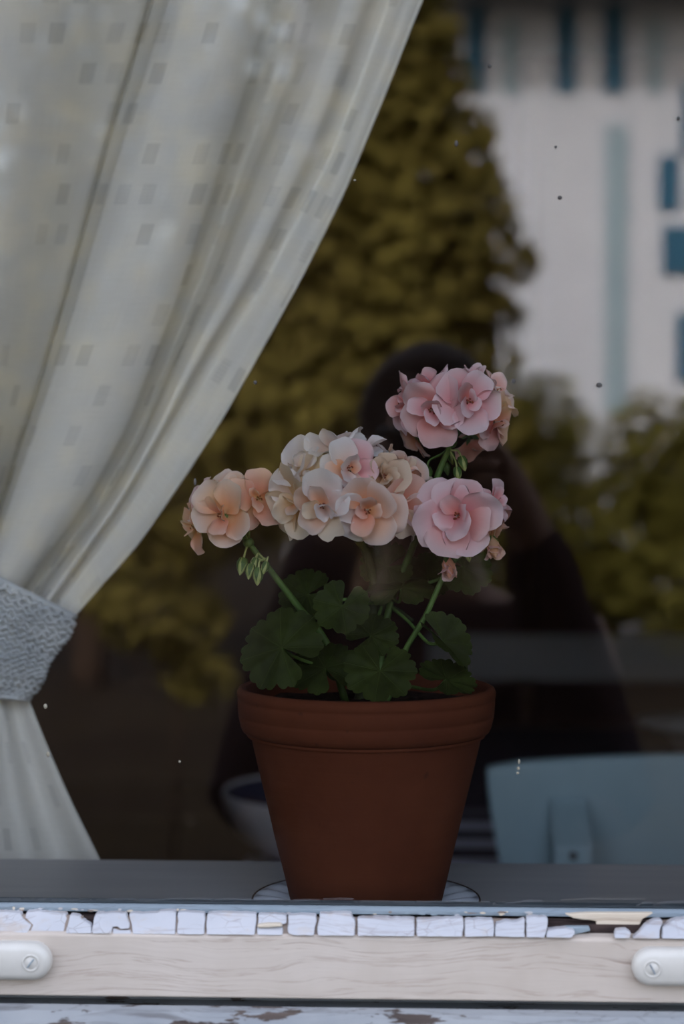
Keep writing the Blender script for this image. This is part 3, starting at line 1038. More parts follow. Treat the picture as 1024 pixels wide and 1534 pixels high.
# the large cream head in the middle
HM = at(528, 800, 0.115)
MD = [
    (445, 752, 0.078, (-0.85, -0.85, -0.05), 56, 'cream', ['white', 'peach'], 6, 4),
    (485, 757, 0.052, (-0.20, -1.0, -0.08), 50, 'peach', ['white', 'cream'], 5, 4),
    (550, 762, 0.052, (0.10, -1.0, -0.30), 54, 'peach', ['salmon', 'white'], 6, 4),
    (522, 705, 0.062, (0.05, -1.0, 0.35), 48, 'white', ['peach', 'rose'], 6, 4),
    (501, 677, 0.088, (-0.25, -0.30, 1.0), 52, 'white', ['white'], 5, 3),
    (541, 676, 0.104, (0.15, -0.10, 1.0), 40, 'white', ['white'], 5, 3),
    (452, 703, 0.086, (-0.8, -0.5, 0.7), 44, 'white', ['cream', 'wilted'], 5, 4),
    (572, 716, 0.066, (0.30, -0.9, 0.35), 38, 'wilted', ['cream'], 6, 5),
    (603, 711, 0.088, (0.75, -0.55, 0.60), 36, 'peach', ['salmon', 'cream'], 5, 5),
    (593, 760, 0.070, (0.65, -0.85, -0.05), 48, 'salmon', ['white', 'cream'], 6, 4),
    (617, 758, 0.098, (1.0, -0.20, -0.05), 44, 'white', ['cream'], 5, 3),
    (468, 722, 0.082, (-0.5, -0.9, 0.35), 44, 'cream', ['white', 'peach'], 5, 3),
    (528, 742, 0.068, (0.0, -1.0, 0.05), 42, 'peach', ['cream', 'salmon'], 5, 4),
    (580, 693, 0.105, (0.5, -0.1, 0.9), 36, 'white', ['wilted'], 5, 3),
]
for i, (x, y, Y, fd, rp, m, m2, no, ni) in enumerate(MD):
    flower(x, y, Y, fd, rp, m, HM, m2, n_out=no, n_in=ni, open_=0.30, seed=20 + i, stamen=i in (1, 2, 3, 7, 9))
# the head at the left
HL = at(372, 813, 0.105)
LF = [
    (338, 772, 0.082, (-0.50, -1.0, 0.10), 50, 'peach', ['salmon']),
    (299, 787, 0.100, (-1.0, -0.35, -0.25), 40, 'salmon', ['peach']),
    (311, 750, 0.108, (-0.85, -0.35, 0.60), 36, 'rose', ['peach']),
    (347, 737, 0.112, (-0.15, -0.35, 0.90), 38, 'peach', ['salmon']),
    (364, 744, 0.110, (0.1, -0.7, 0.5), 36, 'peach', ['salmon', 'rose']),
    (384, 748, 0.094, (0.35, -0.95, 0.20), 48, 'salmon', ['peach']),
]
for i, (x, y, Y, fd, rp, m, m2) in enumerate(LF):
    flower(x, y, Y, fd, rp, m, HL, m2, n_out=5, n_in=3, open_=0.2, seed=40 + i)

# flower stems
stem('flower_stem', [HT, at(664, 690, .118), at(652, 722, .118), at(625, 800, .12), at(598, 870, .122), at(578, 930, .118), Vector((PX + 0.006, .112, SOIL_Z - .004))], .0018, .0025, 'stem')
stem('flower_stem', [HR, at(676, 845, .10), at(660, 872, .098), at(636, 925, .098), at(603, 982, .102), Vector((PX + 0.012, .108, SOIL_Z - .004))], .0015, .0019, 'stem')
stem('flower_stem', [HL, at(393, 840, .105), at(415, 868, .108), at(446, 908, .112), at(490, 965, .115), Vector((PX - 0.012, .114, SOIL_Z - .004))], .0018, .0025, 'stem')
stem('flower_stem', [HM, at(548, 826, .118), at(560, 880, .122), at(558, 940, .122), Vector((PX + 0.001, .118, SOIL_Z - .004))], .0026, .0034, 'stem_dark')
# thick woody base stem and side shoots
stem('woody_stem', [Vector((PX - .004, .12, SOIL_Z - .005)), at(556, 960, .125), at(574, 905, .125), at(584, 868, .125)], .0048, .0036, 'stem_dark')
stem('side_shoot', [at(570, 905, .124), at(592, 912, .12), at(618, 930, .115)], .0018, .0012, 'stem_dark')
stem('side_shoot', [at(604, 860, .13), at(614, 835, .13), at(626, 806, .13)], .0015, .0012, 'stem')

# hub bracts, one small mesh for each head
for h in (HT, HR, HL, HM):
    MB().ball(h, (.0036, .0036, .0032), 9, 7).build('bract', M['sepal'], plant, smooth=True)

# buds
def bud(px, py, Y, hub, length, droop=(0.1, -0.25, -1), pink=False, tip='bud_tip'):
    c = at(px, py, Y)
    rot = frame_from(droop, random.uniform(0, 6))
    mtx = Matrix.Translation(c) @ rot.to_4x4()
    inv = mtx.inverted()
    Lb = length / (F / (Y - CAM.y))
    mb = MB()
    mb.lathe([(0.0, 0.0), (Lb * .20, Lb * .05), (Lb * .30, Lb * .28), (Lb * .27, Lb * .55), (Lb * .12, Lb * .85), (0.0, Lb)], 10)
    hl = inv @ Vector(hub)
    mb.tube(bez([Vector((0, 0, Lb * .05)), Vector((0, 0, -Lb * .35)) + hl * 0.12, hl * 0.6 + Vector((0, 0, -Lb * .1)), hl], 9), .0007, 6)
    o = bpy.data.objects.new('bud', mb.mesh('bud', M['salmon' if pink else tip], True))
    C.objects.link(o)
    o.parent = plant
    o.matrix_parent_inverse = parent_world(plant).inverted()
    o.matrix_basis = mtx
    sp_ = MB()
    for i in range(5):
        a = 2 * PI * i / 5
        def sf(u, v, a=a):
            z = Lb * (0.02 + (0.34 if pink else 0.80) * u)
            rr = interp([(0.0, -0.1), (Lb * .23, Lb * .05), (Lb * .325, Lb * .28), (Lb * .295, Lb * .55), (Lb * .17, Lb * .85)], z)
            wd = 0.52 * (1 - u ** 1.6) + 0.03
            an = a + (v - .5) * 2 * wd
            return (rr * math.cos(an), rr * math.sin(an), z)
        sp_.grid(sf, 7, 4)
    so = bpy.data.objects.new('sepal', sp_.mesh('sepal', M['sepal'], True))
    C.objects.link(so)
    so.parent = o
    if pink:
        rr_ = random.Random(px)
        for i in range(7):
            az = i * 2.2
            el = 1.12 + 0.05 * i
            s = Lb * (0.92 - 0.03 * i)
            rp = Matrix.Rotation(az, 3, 'Z') @ Matrix.Rotation(-el, 3, 'Y')
            add_child('petal', petal_data('salmon' if i % 2 else 'pink', i), o, Vector((math.cos(az), math.sin(az), 0)) * Lb * .05 + Vector((0, 0, Lb * .12)), rp, (s, s * .8, s))
    return o
JL = at(399, 838, 0.103)
for (x, y, l) in ((365, 836, 28), (376, 845, 25), (387, 851, 28), (399, 842, 21), (383, 836, 22)):
    bud(x, y, 0.094 + (x % 3) * .003, HL if x < 370 else JL, l, (random.uniform(-.3, .1), -.35, -1))
JT = at(672, 672, 0.122)
for (x, y, l, tp_) in ((690, 684, 24, 'bud_tip'), (674, 678, 20, 'bud_tip'), (640, 700, 22, 'stem'), (684, 700, 22, 'bud_tip'), (654, 716, 20, 'bud_tip'), (668, 694, 20, 'stem')):
    bud(x, y, 0.118 + (x % 3) * .006, JT, l, (random.uniform(-.2, .3), -.3, -1), tip=tp_)
bud(671, 836, 0.088, HR, 34, (0.05, -.55, -1), True)
bud(734, 806, 0.092, HR, 35, (0.25, -.6, -0.9), True)
bud(699, 824, 0.098, HR, 20, (0.2, -.4, -1))

# leaves: scalloped round blades with a sinus where the stalk joins
def leaf(px, py, Y, normal, up_roll, w_px, mat='leaf', fold=0.0, cup=0.12, lobes=7, stalk_to=None, seed=0, squash=1.0, xdir=None):
    r = random.Random(seed + 5)
    c = at(px, py, Y)
    R = w_px / 2 / (F / (Y - CAM.y))
    rot = frame_from(normal, up_roll)
    if xdir is not None:
        z_ = Vector(normal).normalized()
        x_ = Vector(xdir)
        x_ = (x_ - z_ * x_.dot(z_)).normalized()
        rot = Matrix((x_, z_.cross(x_), z_)).transposed()
    mtx = Matrix.Translation(c) @ rot.to_4x4()
    half = math.radians(168)
    ph = r.uniform(0, 6)
    def rad(th):
        lob = lobes * (th + half) / (2 * half)
        fr_ = abs((lob % 1) - 0.5) * 2            # 0 at lobe middle, 1 in the notch
        cren = abs(((lob * 3) % 1) - 0.5) * 2
        side = 1 - 0.10 * (abs(th) / half) ** 4
        return (1 - 0.12 * fr_ ** 3.0 - 0.065 * cren ** 2.2 + 0.03 * math.sin(2 * th + ph)) * side
    def fn(u, v):
        th = (u * 2 - 1) * half
        rr = v * rad(th)
        x, y = rr * math.cos(th), rr * math.sin(th) * squash
        lob = lobes * (th + half) / (2 * half)
        z = cup * rr * rr + 0.035 * rr * math.cos(2 * PI * lob) + 0.045 * rr ** 2 * math.sin(3 * th + ph) + fold * abs(y)
        z += 0.012 * noise.noise((x * 6, y * 6, seed))
        # origin at the sinus, blade centre shifted so px,py is the visual centre
        return ((x - 0.12) * R, y * R, z * R)
    mb = MB().grid(fn, 106, 12, lambda u, v: (u * lobes, v))
    o = bpy.data.objects.new('leaf', mb.mesh('leaf', M[mat], True))
    C.objects.link(o)
    o.parent = plant
    o.matrix_parent_inverse = parent_world(plant).inverted()
    o.matrix_basis = mtx
    base = Vector((-0.12 * R, 0, -0.0004))
    if stalk_to is not None:
        e = mtx.inverted() @ Vector(stalk_to)
        P = bez([base, base + Vector((0, 0, -0.35 * R)) + (e - base) * .12, base + (e - base) * .55 + Vector((0, 0, -.1 * R)), e], 15)
        s_o = bpy.data.objects.new('leaf_stalk', MB().tube(P, .0011, 7).mesh('leaf_stalk', M['stem_dark' if mat != 'leaf' else 'stem'], True))
        C.objects.link(s_o)
        s_o.parent = o
    return o
ST = Vector((PX, .118, SOIL_Z + .01))
MIDS = at(574, 900, .125)
leaf(415, 966, .062, (-0.22, -0.86, 0.44), math.radians(150), 136, 'leaf', cup=-.10, stalk_to=ST, seed=1, lobes=7)
leaf(510, 913, .066, (0.05, -0.88, 0.45), math.radians(250), 92, 'leaf', cup=.08, stalk_to=MIDS, seed=2, lobes=6)
leaf(568, 1010, .046, (0.02, -0.68, 0.62), math.radians(262), 114, 'leaf', cup=-.05, fold=.10, stalk_to=ST, seed=3, lobes=7, squash=1.04)
leaf(668, 966, .082, (0.55, -0.70, 0.55), 0, 112, 'leaf', cup=-.12, fold=.9, stalk_to=MIDS, seed=4, lobes=7, squash=.62, xdir=(.62, 0, -.62))
leaf(455, 892, .125, (-0.2, -0.8, 0.5), math.radians(200), 92, 'leaf', cup=.06, stalk_to=MIDS, seed=5)
leaf(575, 850, .122, (-0.1, -0.9, 0.25), math.radians(200), 84, 'leaf', cup=.08, stalk_to=MIDS, seed=6)
leaf(602, 878, .110, (0.0, -0.35, 0.95), math.radians(80), 110, 'leaf', cup=-.15, stalk_to=MIDS, seed=7)
leaf(698, 852, .128, (0.25, -0.85, 0.35), math.radians(-30), 92, 'leaf', cup=.06, stalk_to=MIDS, seed=8)
leaf(672, 1016, .078, (0.3, -0.40, 0.90), math.radians(20), 100, 'leaf', cup=.10, stalk_to=ST, seed=9)
leaf(484, 996, .082, (-0.1, -0.70, 0.7), math.radians(120), 110, 'leaf', cup=-.05, stalk_to=ST, seed=10)
leaf(560, 950, .105, (0.1, -0.75, 0.6), math.radians(30), 84, 'leaf', cup=.05, stalk_to=MIDS, seed=11)
leaf(640, 860, .140, (0.1, -0.8, 0.5), math.radians(90), 84, 'leaf', cup=.08, stalk_to=MIDS, seed=12)

# ------------------------------------------------------------------ curtain
CY = SILL_BACK + 0.06
guides = [
    [(-420, -160), (-330, 130), (-240, 400), (-150, 640), (-90, 862)],
    [(-120, -160), (-90, 130), (-85, 400), (-80, 640), (-60, 862)],
    [(265, -160), (222, 0), (181, 131), (150, 237), (100, 425), (61, 555), (28, 662), (-10, 780), (-32, 862)],
    [(292, -160), (252, 0), (210, 131), (176, 237), (122, 425), (81, 555), (46, 662), (6, 780), (-22, 862)],
    [(440, -160), (400, 0), (369, 125), (325, 262), (273, 425), (234, 527), (188, 644), (130, 750), (48, 862)],
    [(475, -160), (440, 0), (410, 120), (356, 262), (298, 425), (256, 525), (208, 644), (150, 750), (66, 862)],
    [(525, -160), (481, 0), (450, 112), (387, 262), (323, 430), (277, 522), (225, 644), (168, 750), (84, 862)],
    [(640, -160), (575, 0), (531, 125), (487, 237), (437, 331), (384, 430), (318, 530), (252, 644), (190, 750), (100, 880)],
    [(705, -160), (631, 0), (572, 150), (512, 294), (446, 425), (389, 527), (328, 634), (272, 719), (203, 820), (152, 875), (108, 926)],
]
# cloth coordinate (cm) at each guide: more cloth than the picture shows, lost in the folds
gu = [0, 14, 30, 32.5, 42, 46, 50, 56, 61]
# forward (towards the glass) displacement at each guide, metres at the top
zprof = [(0, .0), (1, .012), (1.25, .008), (1.6, -.03), (2, -.15), (2.4, -.14), (3, .016), (3.35, .032), (3.75, .024), (4, .004), (4.3, -.050), (5, -.078), (5.75, -.066),
         (6.15, .004), (6.5, .017), (6.85, .002), (7, -.024), (7.3, -.010), (7.7, .006), (8, -.004)]
def fold_depth(q):
    def lin(x):
        x = min(8, max(0, x))
        for (a, za), (b_, zb) in zip(zprof, zprof[1:]):
            if x <= b_:
                f = (x - a) / (b_ - a)
                return za + (zb - za) * f
        return zprof[-1][1]
    return sum(lin(q + d) for d in (-.18, -.09, 0, .09, .18)) / 5
def curtain_pt(u, t):
    q = u * (len(guides) - 1)
    i = min(int(q), len(guides) - 2)
    fz = q - i
    ga, gb = guides[i], guides[i + 1]
    yb = ga[-1][1] + (gb[-1][1] - ga[-1][1]) * fz
    y = -160 + (yb + 60 + 160) * t
    xa, xb = sinterp(ga, y), sinterp(gb, y)
    x = xa + (xb - xa) * fz
    z = fold_depth(q)
    amp = (1 - t) * 1.0 + t * 0.35
    z = z * amp + 0.0016 * noise.noise((u * 9, t * 3.0, 2.2)) * (1 - .6 * t)
    ctr = 0.012 * t                              # gathered cloth comes slightly forward into the tie
    return at(x, y, CY - z - ctr)
def sinterp(pts, y):
    """smooth interpolation of x along y through the guide points"""
    h = 28.0
    return (interp(pts, y - h) + interp(pts, y) * 2 + interp(pts, y + h)) / 4 if pts[0][1] + h < y < pts[-1][1] - h else interp(pts, y)
def curtain_uv(u, t):
    q = u * (len(guides) - 1)
    i = min(int(q), len(guides) - 2)
    fz = q - i
    return (gu[i] + (gu[i + 1] - gu[i]) * fz, 52 * (1 - t))
ctop = empty('curtain', at(60, 930, CY))
tag(ctop, 'cream woven curtain with small squares, drawn aside and tied', 'curtain')
MB().grid(curtain_pt, 241, 80, curtain_uv).build('upper_cloth', M['curtain'], ctop, smooth=True)
# hem along the drawn edge
hem = [curtain_pt(1.0, i / 60) + Vector((0, -0.0008, 0)) for i in range(61)]
MB().tube(hem, 0.0012, 6).build('hem', M['curtain'], ctop, smooth=True)
# skirt below the tie
def skirt_pt(u, t):
    y = 1028 + (1520 - 1028) * t
    xr = sinterp([(30, 1020), (41, 1045), (62, 1100), (100, 1190), (148, 1288), (205, 1400), (262, 1530)], y)
    xl = sinterp([(-90, 1020), (-110, 1100), (-190, 1290), (-260, 1530)], y)
    x = xl + (xr - xl) * u
    amp = 0.004 + 0.010 * t
    z = amp * math.sin(u * 6.2 * PI + 0.8) + 0.5 * amp * math.sin(u * 13 + 1.0) + 0.012 * (1 - t)
    if u > 0.86:
        z -= 0.008 * (u - 0.86) / 0.14
    return at(x, y, CY - z)
MB().grid(skirt_pt, 90, 40, lambda u, v: (u * 34, -22 * v)).build('lower_cloth', M['curtain'], ctop, smooth=True)
hem = [skirt_pt(1.0, i / 40) + Vector((0, -0.0008, 0)) for i in range(41)]
MB().tube(hem, 0.0011, 6).build('hem', M['curtain'], ctop, smooth=True)

# crocheted band around the gathered cloth
tie = empty('curtain_tieback', at(20, 950, CY - 0.03))
tag(tie, 'off-white crocheted lace tieback wrapped around the gathered curtain', 'tieback')
def tie_pt(u, v, lift=0.0):
    # u runs round the bundle, v from the upper to the lower edge
    top = (-130 + 243 * u, 800 + 124 * u ** 0.95)
    bot = (-95 + 137 * u, 1048 - 6 * math.sin(u * PI))
    e = v
    x = top[0] + (bot[0] - top[0]) * e
    y = top[1] + (bot[1] - top[1]) * e
    # outer end swells between the edges like a soft roll
    x += 8 * u ** 6 * math.sin(v * PI * 1.0) + 5 * u ** 4 * math.sin(v * 9)
    bulge = 0.020 * math.sin(PI * min(1, 0.15 + u * 0.85)) ** 0.6 + 0.006 * math.sin(v * PI) + 0.004 * noise.noise((u * 5, v * 5, 1))
    return at(x, y, CY - 0.014 - bulge - lift)
MB().grid(lambda u, v: tie_pt(u, v), 70, 50).build('band', M['crochet_ground'], tie, smooth=True)
NR = 19
for r_ in range(NR):
    v = (r_ + 0.3) / NR
    rr = random.Random(r_)
    n = 150
    ph = rr.uniform(0, 6)
    P = []
    for i in range(n):
        u = i / (n - 1)
        wob = 0.016 * math.sin(u * 95 + ph) + 0.022 * noise.noise((u * 9, r_ * 1.7, 0))
        P.append(tie_pt(u, min(1, max(0, v + wob)), 0.0012 + 0.0006 * math.sin(u * 190 + ph)))
    MB().tube(P, 0.00115 if r_ not in (0, 1) else 0.0017, 5).build('crochet_row', M['crochet'], tie, smooth=True)
P = [tie_pt(u / 80, 0.0, 0.0012) for u in range(81)]
MB().tube(P, 0.0022, 7).build('edge_cord', M['crochet'], tie, smooth=True)
P = [tie_pt(u / 60, 1.0, 0.0012) for u in range(61)]
MB().tube(P, 0.0018, 7).build('edge_cord', M['crochet'], tie, smooth=True)

# ------------------------------------------------------------------ furniture in the room
TZ = 0.70
tab_l, tab_r = at_z(350, 1300, TZ).x, 1.05
tab_y0, tab_y1 = at_z(512, 1335, TZ).y, at_z(800, 1078, TZ).y
table = empty('dining_table', ((tab_l + tab_r) / 2, (tab_y0 + tab_y1) / 2, 0))
tag(table, 'brown wooden dining table behind the blue chair', 'table')
MB().box(tab_l, tab_r, tab_y0, tab_y1, TZ - 0.03, TZ - 0.003).build('table_top', M['brown_wood'], table, bevel=0.006)
for sx in (tab_l + 0.06, tab_r - 0.12):
    for sy in (tab_y0 + 0.06, tab_y1 - 0.12):
        MB().box(sx, sx + 0.06, sy, sy + 0.06, 0, TZ - 0.03).build('leg', M['brown_wood'], table, bevel=0.004)
MB().box(tab_l + 0.1, tab_r - 0.1, tab_y0 + 0.08, tab_y0 + 0.1, TZ - 0.12, TZ - 0.03).build('apron', M['brown_wood'], table)
cl = empty('tablecloth', (0, tab_y0, TZ))
tag(cl, 'dark blue tablecloth with pale stripes lying on the dining table', 'tablecloth')
b = MB()
cloth_y1 = tab_y1 - 0.12
b.box(tab_l + 0.01, tab_r - 0.01, 0, cloth_y1 - tab_y0, -0.002, 0.001)
o = b.build('cloth', M['stripe'])
o.location = (0, tab_y0 + 0.0, TZ)
o.parent = cl
o.location = (0, 0, 0)
b = MB()
b.grid(lambda u, v: (tab_l + 0.01 + (tab_r - tab_l - 0.02) * u, -0.012 - 0.004 * math.sin(u * 40) * v, 0.001 - 0.14 * v), 60, 6)
o2 = b.build('front_drop', M['stripe'], None, smooth=True)
o2.parent = cl

# white bowl on the table
bc = at_z(502, 1296, TZ)
sb = F / (bc.y - CAM.y)
BR = 172 / sb
zrim = at(502, 1186, bc.y).z
bowl = empty('bowl', (bc.x, bc.y, TZ + 0.001))
tag(bowl, 'large off-white bowl with a dark inside on the striped tablecloth', 'bowl')
H = zrim - TZ - 0.001
prof = [(0.0, 0.004), (BR * .34, 0.0), (BR * .38, 0.0), (BR * .42, H * .06), (BR * .66, H * .20), (BR * .87, H * .48), (BR * .97, H * .78), (BR, H), (BR * .985, H + .004), (BR * .965, H)]
MB().lathe([(r, z + TZ + 0.001) for r, z in prof], 64, bc.x, bc.y).build('outer_shell', M['bowl'], bowl, smooth=True)
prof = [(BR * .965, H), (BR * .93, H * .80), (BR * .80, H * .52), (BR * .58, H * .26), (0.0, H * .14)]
MB().lathe([(r, z + TZ + 0.001) for r, z in prof], 64, bc.x, bc.y).build('inner_face', M['bowl_inside'], bowl, smooth=True)

# dish further along the table
dc = at_z(1050, 1118, TZ)
dish = empty('dish', (dc.x, dc.y, TZ + 0.001))
tag(dish, 'pale dish with a blue patch on the table behind the blue chair', 'dish')
DR = 96 / (F / (dc.y - CAM.y))
hd = 0.040
prof = [(0.0, 0.003), (DR * .40, 0.0), (DR * .45, 0.0), (DR * .47, hd * .2), (DR * .75, hd * .62), (DR, hd), (DR * .99, hd + .004), (DR * .74, hd * .80), (DR * .4, hd * .4), (0, hd * .35)]
MB().lathe([(r, z + TZ + 0.001) for r, z in prof], 56, dc.x, dc.y).build('dish_body', M['bench_grey'], dish, smooth=True)
mb = MB()
mb.grid(lambda u, v: (dc.x + (DR * (1.004 - .26 * v) + 0.0005) * math.cos(PI * (1.10 + .36 * u)), dc.y + (DR * (1.004 - .26 * v) + 0.0005) * math.sin(PI * (1.10 + .36 * u)), TZ + 0.001 + hd - hd * .40 * v), 14, 5)
mb.build('blue_glaze', M['house_pale_blue'], dish, smooth=True)

# blue chair with its back to the window
chy = 1.04
cl_top, cr_top = at(728, 1150, chy), at(1330, 1128, chy)
chair = empty('dining_chair', ((cl_top.x + cr_top.x) / 2, chy + 0.2, 0))
tag(chair, 'pale blue painted chair with a wide plank back against the table', 'chair')
xl_, xr_, zt_ = cl_top.x, cr_top.x, at(860, 1143, chy).z
outline = []
zb_ = zt_ - 0.34
def side(t):                                  # the flank of the panel narrows below its shoulder
    return 0.016 * (1 - math.cos(min(1, t * 1.9) * PI)) / 2 + 0.012 * t
N_ = 14
pts = []
for i in range(N_ + 1):
    t = i / N_
    pts.append((xl_ + side(t), zt_ - 0.007 - (zt_ - 0.007 - zb_) * t))
for i in range(N_ + 1):
    t = 1 - i / N_
    pts.append((xr_ - side(t), zt_ - (zt_ - zb_) * t + 0.007))
for i in range(1, 12):
    t = 1 - i / 12
    pts.append((xl_ + (xr_ - xl_) * t, zt_ + 0.001 + 0.009 * math.sin(PI * t) + 0.006 * t - .004))
MB().prism(pts, lambda x, z: (x, chy, z), lambda x, z: (x, chy + 0.024, z)).build('back_panel', M['chair_blue'], chair, bevel=0.005, seg=3, recalc=True)
# posts behind the panel with slanted top cut and a screw
def post(pl, pr):
    a, c = at(pl, 1196, chy), at(pr, 1196, chy)
    zt2, zl = a.z, at(pl, 1270, chy - .08).z
    prof = [(chy, zt2), (chy - 0.006, zt2 + .001), (chy - 0.080, zl), (chy - 0.080, 0.0), (chy - 0.002, 0.0), (chy - .002, zt2 - .1)]
    o = MB().prism(prof, lambda y, z: (a.x, y, z), lambda y, z: (c.x, y, z)).build('back_post', M['chair_blue'], chair, bevel=0.002, recalc=True)
    s_ = at((pl + pr) / 2 + 8, 1282, chy - .08)
    MB().ball((s_.x, chy - 0.0805, s_.z), (.0045, .002, .0045), 10, 6).build('screw', M['rim_line'], o, smooth=True)
post(822, 878)
post(1180, 1236)
SZ = 0.44
MB().box(xl_ + .03, xr_ - .03, chy + .024, chy + .42, SZ - .03, SZ).build('seat', M['chair_blue'], chair, bevel=0.008)
for sx in (xl_ + .04, xr_ - .08):
    MB().box(sx, sx + .04, chy + .37, chy + .41, 0, SZ - .03).build('leg', M['chair_blue'], chair, bevel=0.003)

# grey-white bench against the far wall
by = 3.3
bl, br_ = at(640, 985, by).x, 2.0
bench = empty('bench', ((bl + br_) / 2, by, 0))
tag(bench, 'grey-white wooden bench with a plank backrest beyond the table', 'bench')
zt3, zb3 = at(850, 951, by).z, at(850, 1021, by).z
MB().box(bl, br_, by, by + 0.03, zb3, zt3).build('back_plank', M['bench_grey'], bench, bevel=0.006)
for x in (at(790, 985, by).x, at(1180, 985, by).x):
    MB().box(x - .015, x + .015, by + .03, by + .06, 0, zt3 + 0.0).build('back_post', M['brown_wood'], bench, bevel=0.003)
MB().box(bl, br_, by - .40, by + .03, 0.40, 0.44).build('seat', M['brown_wood'], bench, bevel=0.006)
for x in (bl + .05, br_ - .1):
    MB().box(x, x + .05, by - .38, by - .33, 0, .40).build('leg', M['brown_wood'], bench)
# tall wooden batten on the far wall
x = at(790, 900, RY1 - .02).x
structure('trim_1', MB().box(x - .035, x + .035, RY1 - .025, RY1, 0.12, RZ), M['brown_wood'], 0.004)

# ------------------------------------------------------------------ garden in front of the window (seen mirrored in the pane)
structure('ground', MB().box(-26, 26, -40, 0.0, FLOOR_OUT - .1, FLOOR_OUT), M['ground'])

def foliage_mesh(blobs, n, size, seed, bottom=None):
    r = random.Random(seed)
    mb = MB()
    wsum = sum(b_[1].x * b_[1].z for b_ in blobs)
    for c, rad in blobs:
        m = int(n * rad.x * rad.z / wsum)
        for _ in range(m):
            d = Vector((r.gauss(0, 1), r.gauss(0, 1), r.gauss(0, 1))).normalized()
            q = r.uniform(0.15, 1.0) ** 0.5
            k_ = 1 + 0.14 * noise.noise(d * 2.3 + Vector(c))
            p = Vector(c) + Vector((d.x * rad.x, d.y * rad.y, d.z * rad.z)) * q * k_
            if p.z < FLOOR_OUT + .05:
                continue
            nn = (d + Vector((r.uniform(-1, 1), r.uniform(-1, 1), r.uniform(-.4, 1.0)))).normalized()
            a = nn.cross(Vector((r.uniform(-1, 1), r.uniform(-1, 1), r.uniform(-1, 1)))).normalized()
            bb = nn.cross(a)
            s = size * r.uniform(.6, 1.3)
            b0 = len(mb.v)
            mb.v += [tuple(p - a * s), tuple(p + bb * s * .55), tuple(p + a * s), tuple(p - bb * s * .55)]
            mb.f.append((b0, b0 + 1, b0 + 2, b0 + 3))
    return mb

def tree(name, label, cat, base, blobs, n, size, mat, seed, trunk_r=0.09, group=None):
    root = empty(name, (base[0], base[1], FLOOR_OUT))
    tag(root, label, cat, group)
    foliage_mesh(blobs, n, size, seed).build('foliage', M[mat], root, kind='stuff')
    top = max(blobs, key=lambda b_: b_[0].z)[0]
    MB().tube(bez([(base[0], base[1], FLOOR_OUT - .05), (base[0] + .03, base[1], FLOOR_OUT + .8), ((base[0] + top.x) / 2, (base[1] + top.y) / 2, (FLOOR_OUT + top.z) / 2 + .3), top], 12),
              [trunk_r * (1 - .75 * i / 12) for i in range(13)], 8).build('trunk', M['bark'], root, smooth=True)
    return root

def blobs_px(items, Y):
    s = F / (Y - CAM.y)
    out = []
    for (px, py, rx, ry) in items:
        c = mirrored(px, py, Y)
        out.append((c, Vector((rx / s, 0.7 * (rx + ry) / 2 / s, ry / s))))
    return out
TY = 9.0
tb = blobs_px([(560, -120, 125, 190), (590, 90, 105, 150), (560, 230, 190, 170), (600, 380, 205, 160), (570, 520, 215, 150), (470, 640, 240, 180), (640, 690, 180, 150), (360, 420, 120, 220)], TY)
g = mirrored(540, 700, TY)
tree('garden_tree', 'olive green bushy tree standing before the pale house', 'tree', (g.x, g.y), tb, 11000, .075, 'foliage_olive', 1, .12)
BY = 12.0
tb = blobs_px([(780, 660, 120, 110), (760, 780, 150, 110), (900, 800, 150, 90), (1010, 700, 130, 120), (1100, 760, 150, 150), (840, 880, 170, 90), (1020, 880, 170, 90)], BY)
g = mirrored(860, 800, BY)
tree('garden_shrub', 'wide yellow-green shrub in front of the pale house', 'shrub', (g.x, g.y), tb, 6500, .07, 'foliage_green', 2, .05)
TY = 11.0  # added tree, shaped to keep bright sky out of the pane's reflection
tb = blobs_px([(90, 20, 220, 190), (300, 90, 160, 160), (90, -180, 190, 150), (120, 250, 190, 140), (310, 250, 120, 110), (60, 400, 190, 160), (200, 520, 210, 180), (20, 620, 220, 200), (330, 700, 200, 150), (150, 780, 260, 130)], TY)
g = mirrored(130, 700, TY)
tree('garden_tree', 'broad spreading olive tree added beside the pale house to screen off bright sky', 'tree', (g.x, g.y), tb, 12000, .075, 'foliage_olive', 5, .12)
BY = 4.4
tb = blobs_px([(250, 930, 110, 60), (300, 1010, 60, 40), (180, 900, 70, 50)], BY)
g = mirrored(250, 960, BY)
tree('garden_shrub', 'low ragged shrub in the shade of the lawn', 'shrub', (g.x, g.y), tb, 260, .045, 'foliage_olive', 3, .012)

# pale house beyond the trees
HYv = 15.0
def hx(px):
    return mirrored(px, 600, HYv).x
def hz(py):
    return mirrored(800, py, HYv).z
house = empty('house', (hx(900), -HYv, FLOOR_OUT))
tag(house, 'pale lilac-grey house with narrow blue windows across the garden', 'house')
MB().box(hx(430), hx(1500), -HYv - 6, -HYv, FLOOR_OUT, hz(250)).build('lower_wall', M['house_wall'], house)
MB().box(hx(430), hx(1500), -HYv - 6, -HYv - .003, hz(250), hz(-30)).build('upper_wall', M['house_wall'], house)
prof = [(-HYv + 1.1, hz(-30)), (-HYv - 3, hz(-30) + 2.2), (-HYv - 6.65, hz(-30)), (-HYv - 6.65, hz(-30) - .12), (-HYv - 3, hz(-30) + 2.0), (-HYv + 1.1, hz(-30) - .12)]
MB().prism(prof, lambda y, z: (hx(430) - .4, y, z), lambda y, z: (hx(1500) + .4, y, z)).build('roof', M['roof'], house)
def hbox(name, x0, x1, y0, y1, mat, d=0.05, parent=house):
    return MB().box(hx(x0), hx(x1), -HYv - .02, -HYv + d, hz(y1), hz(y0)).build(name, M[mat], parent)
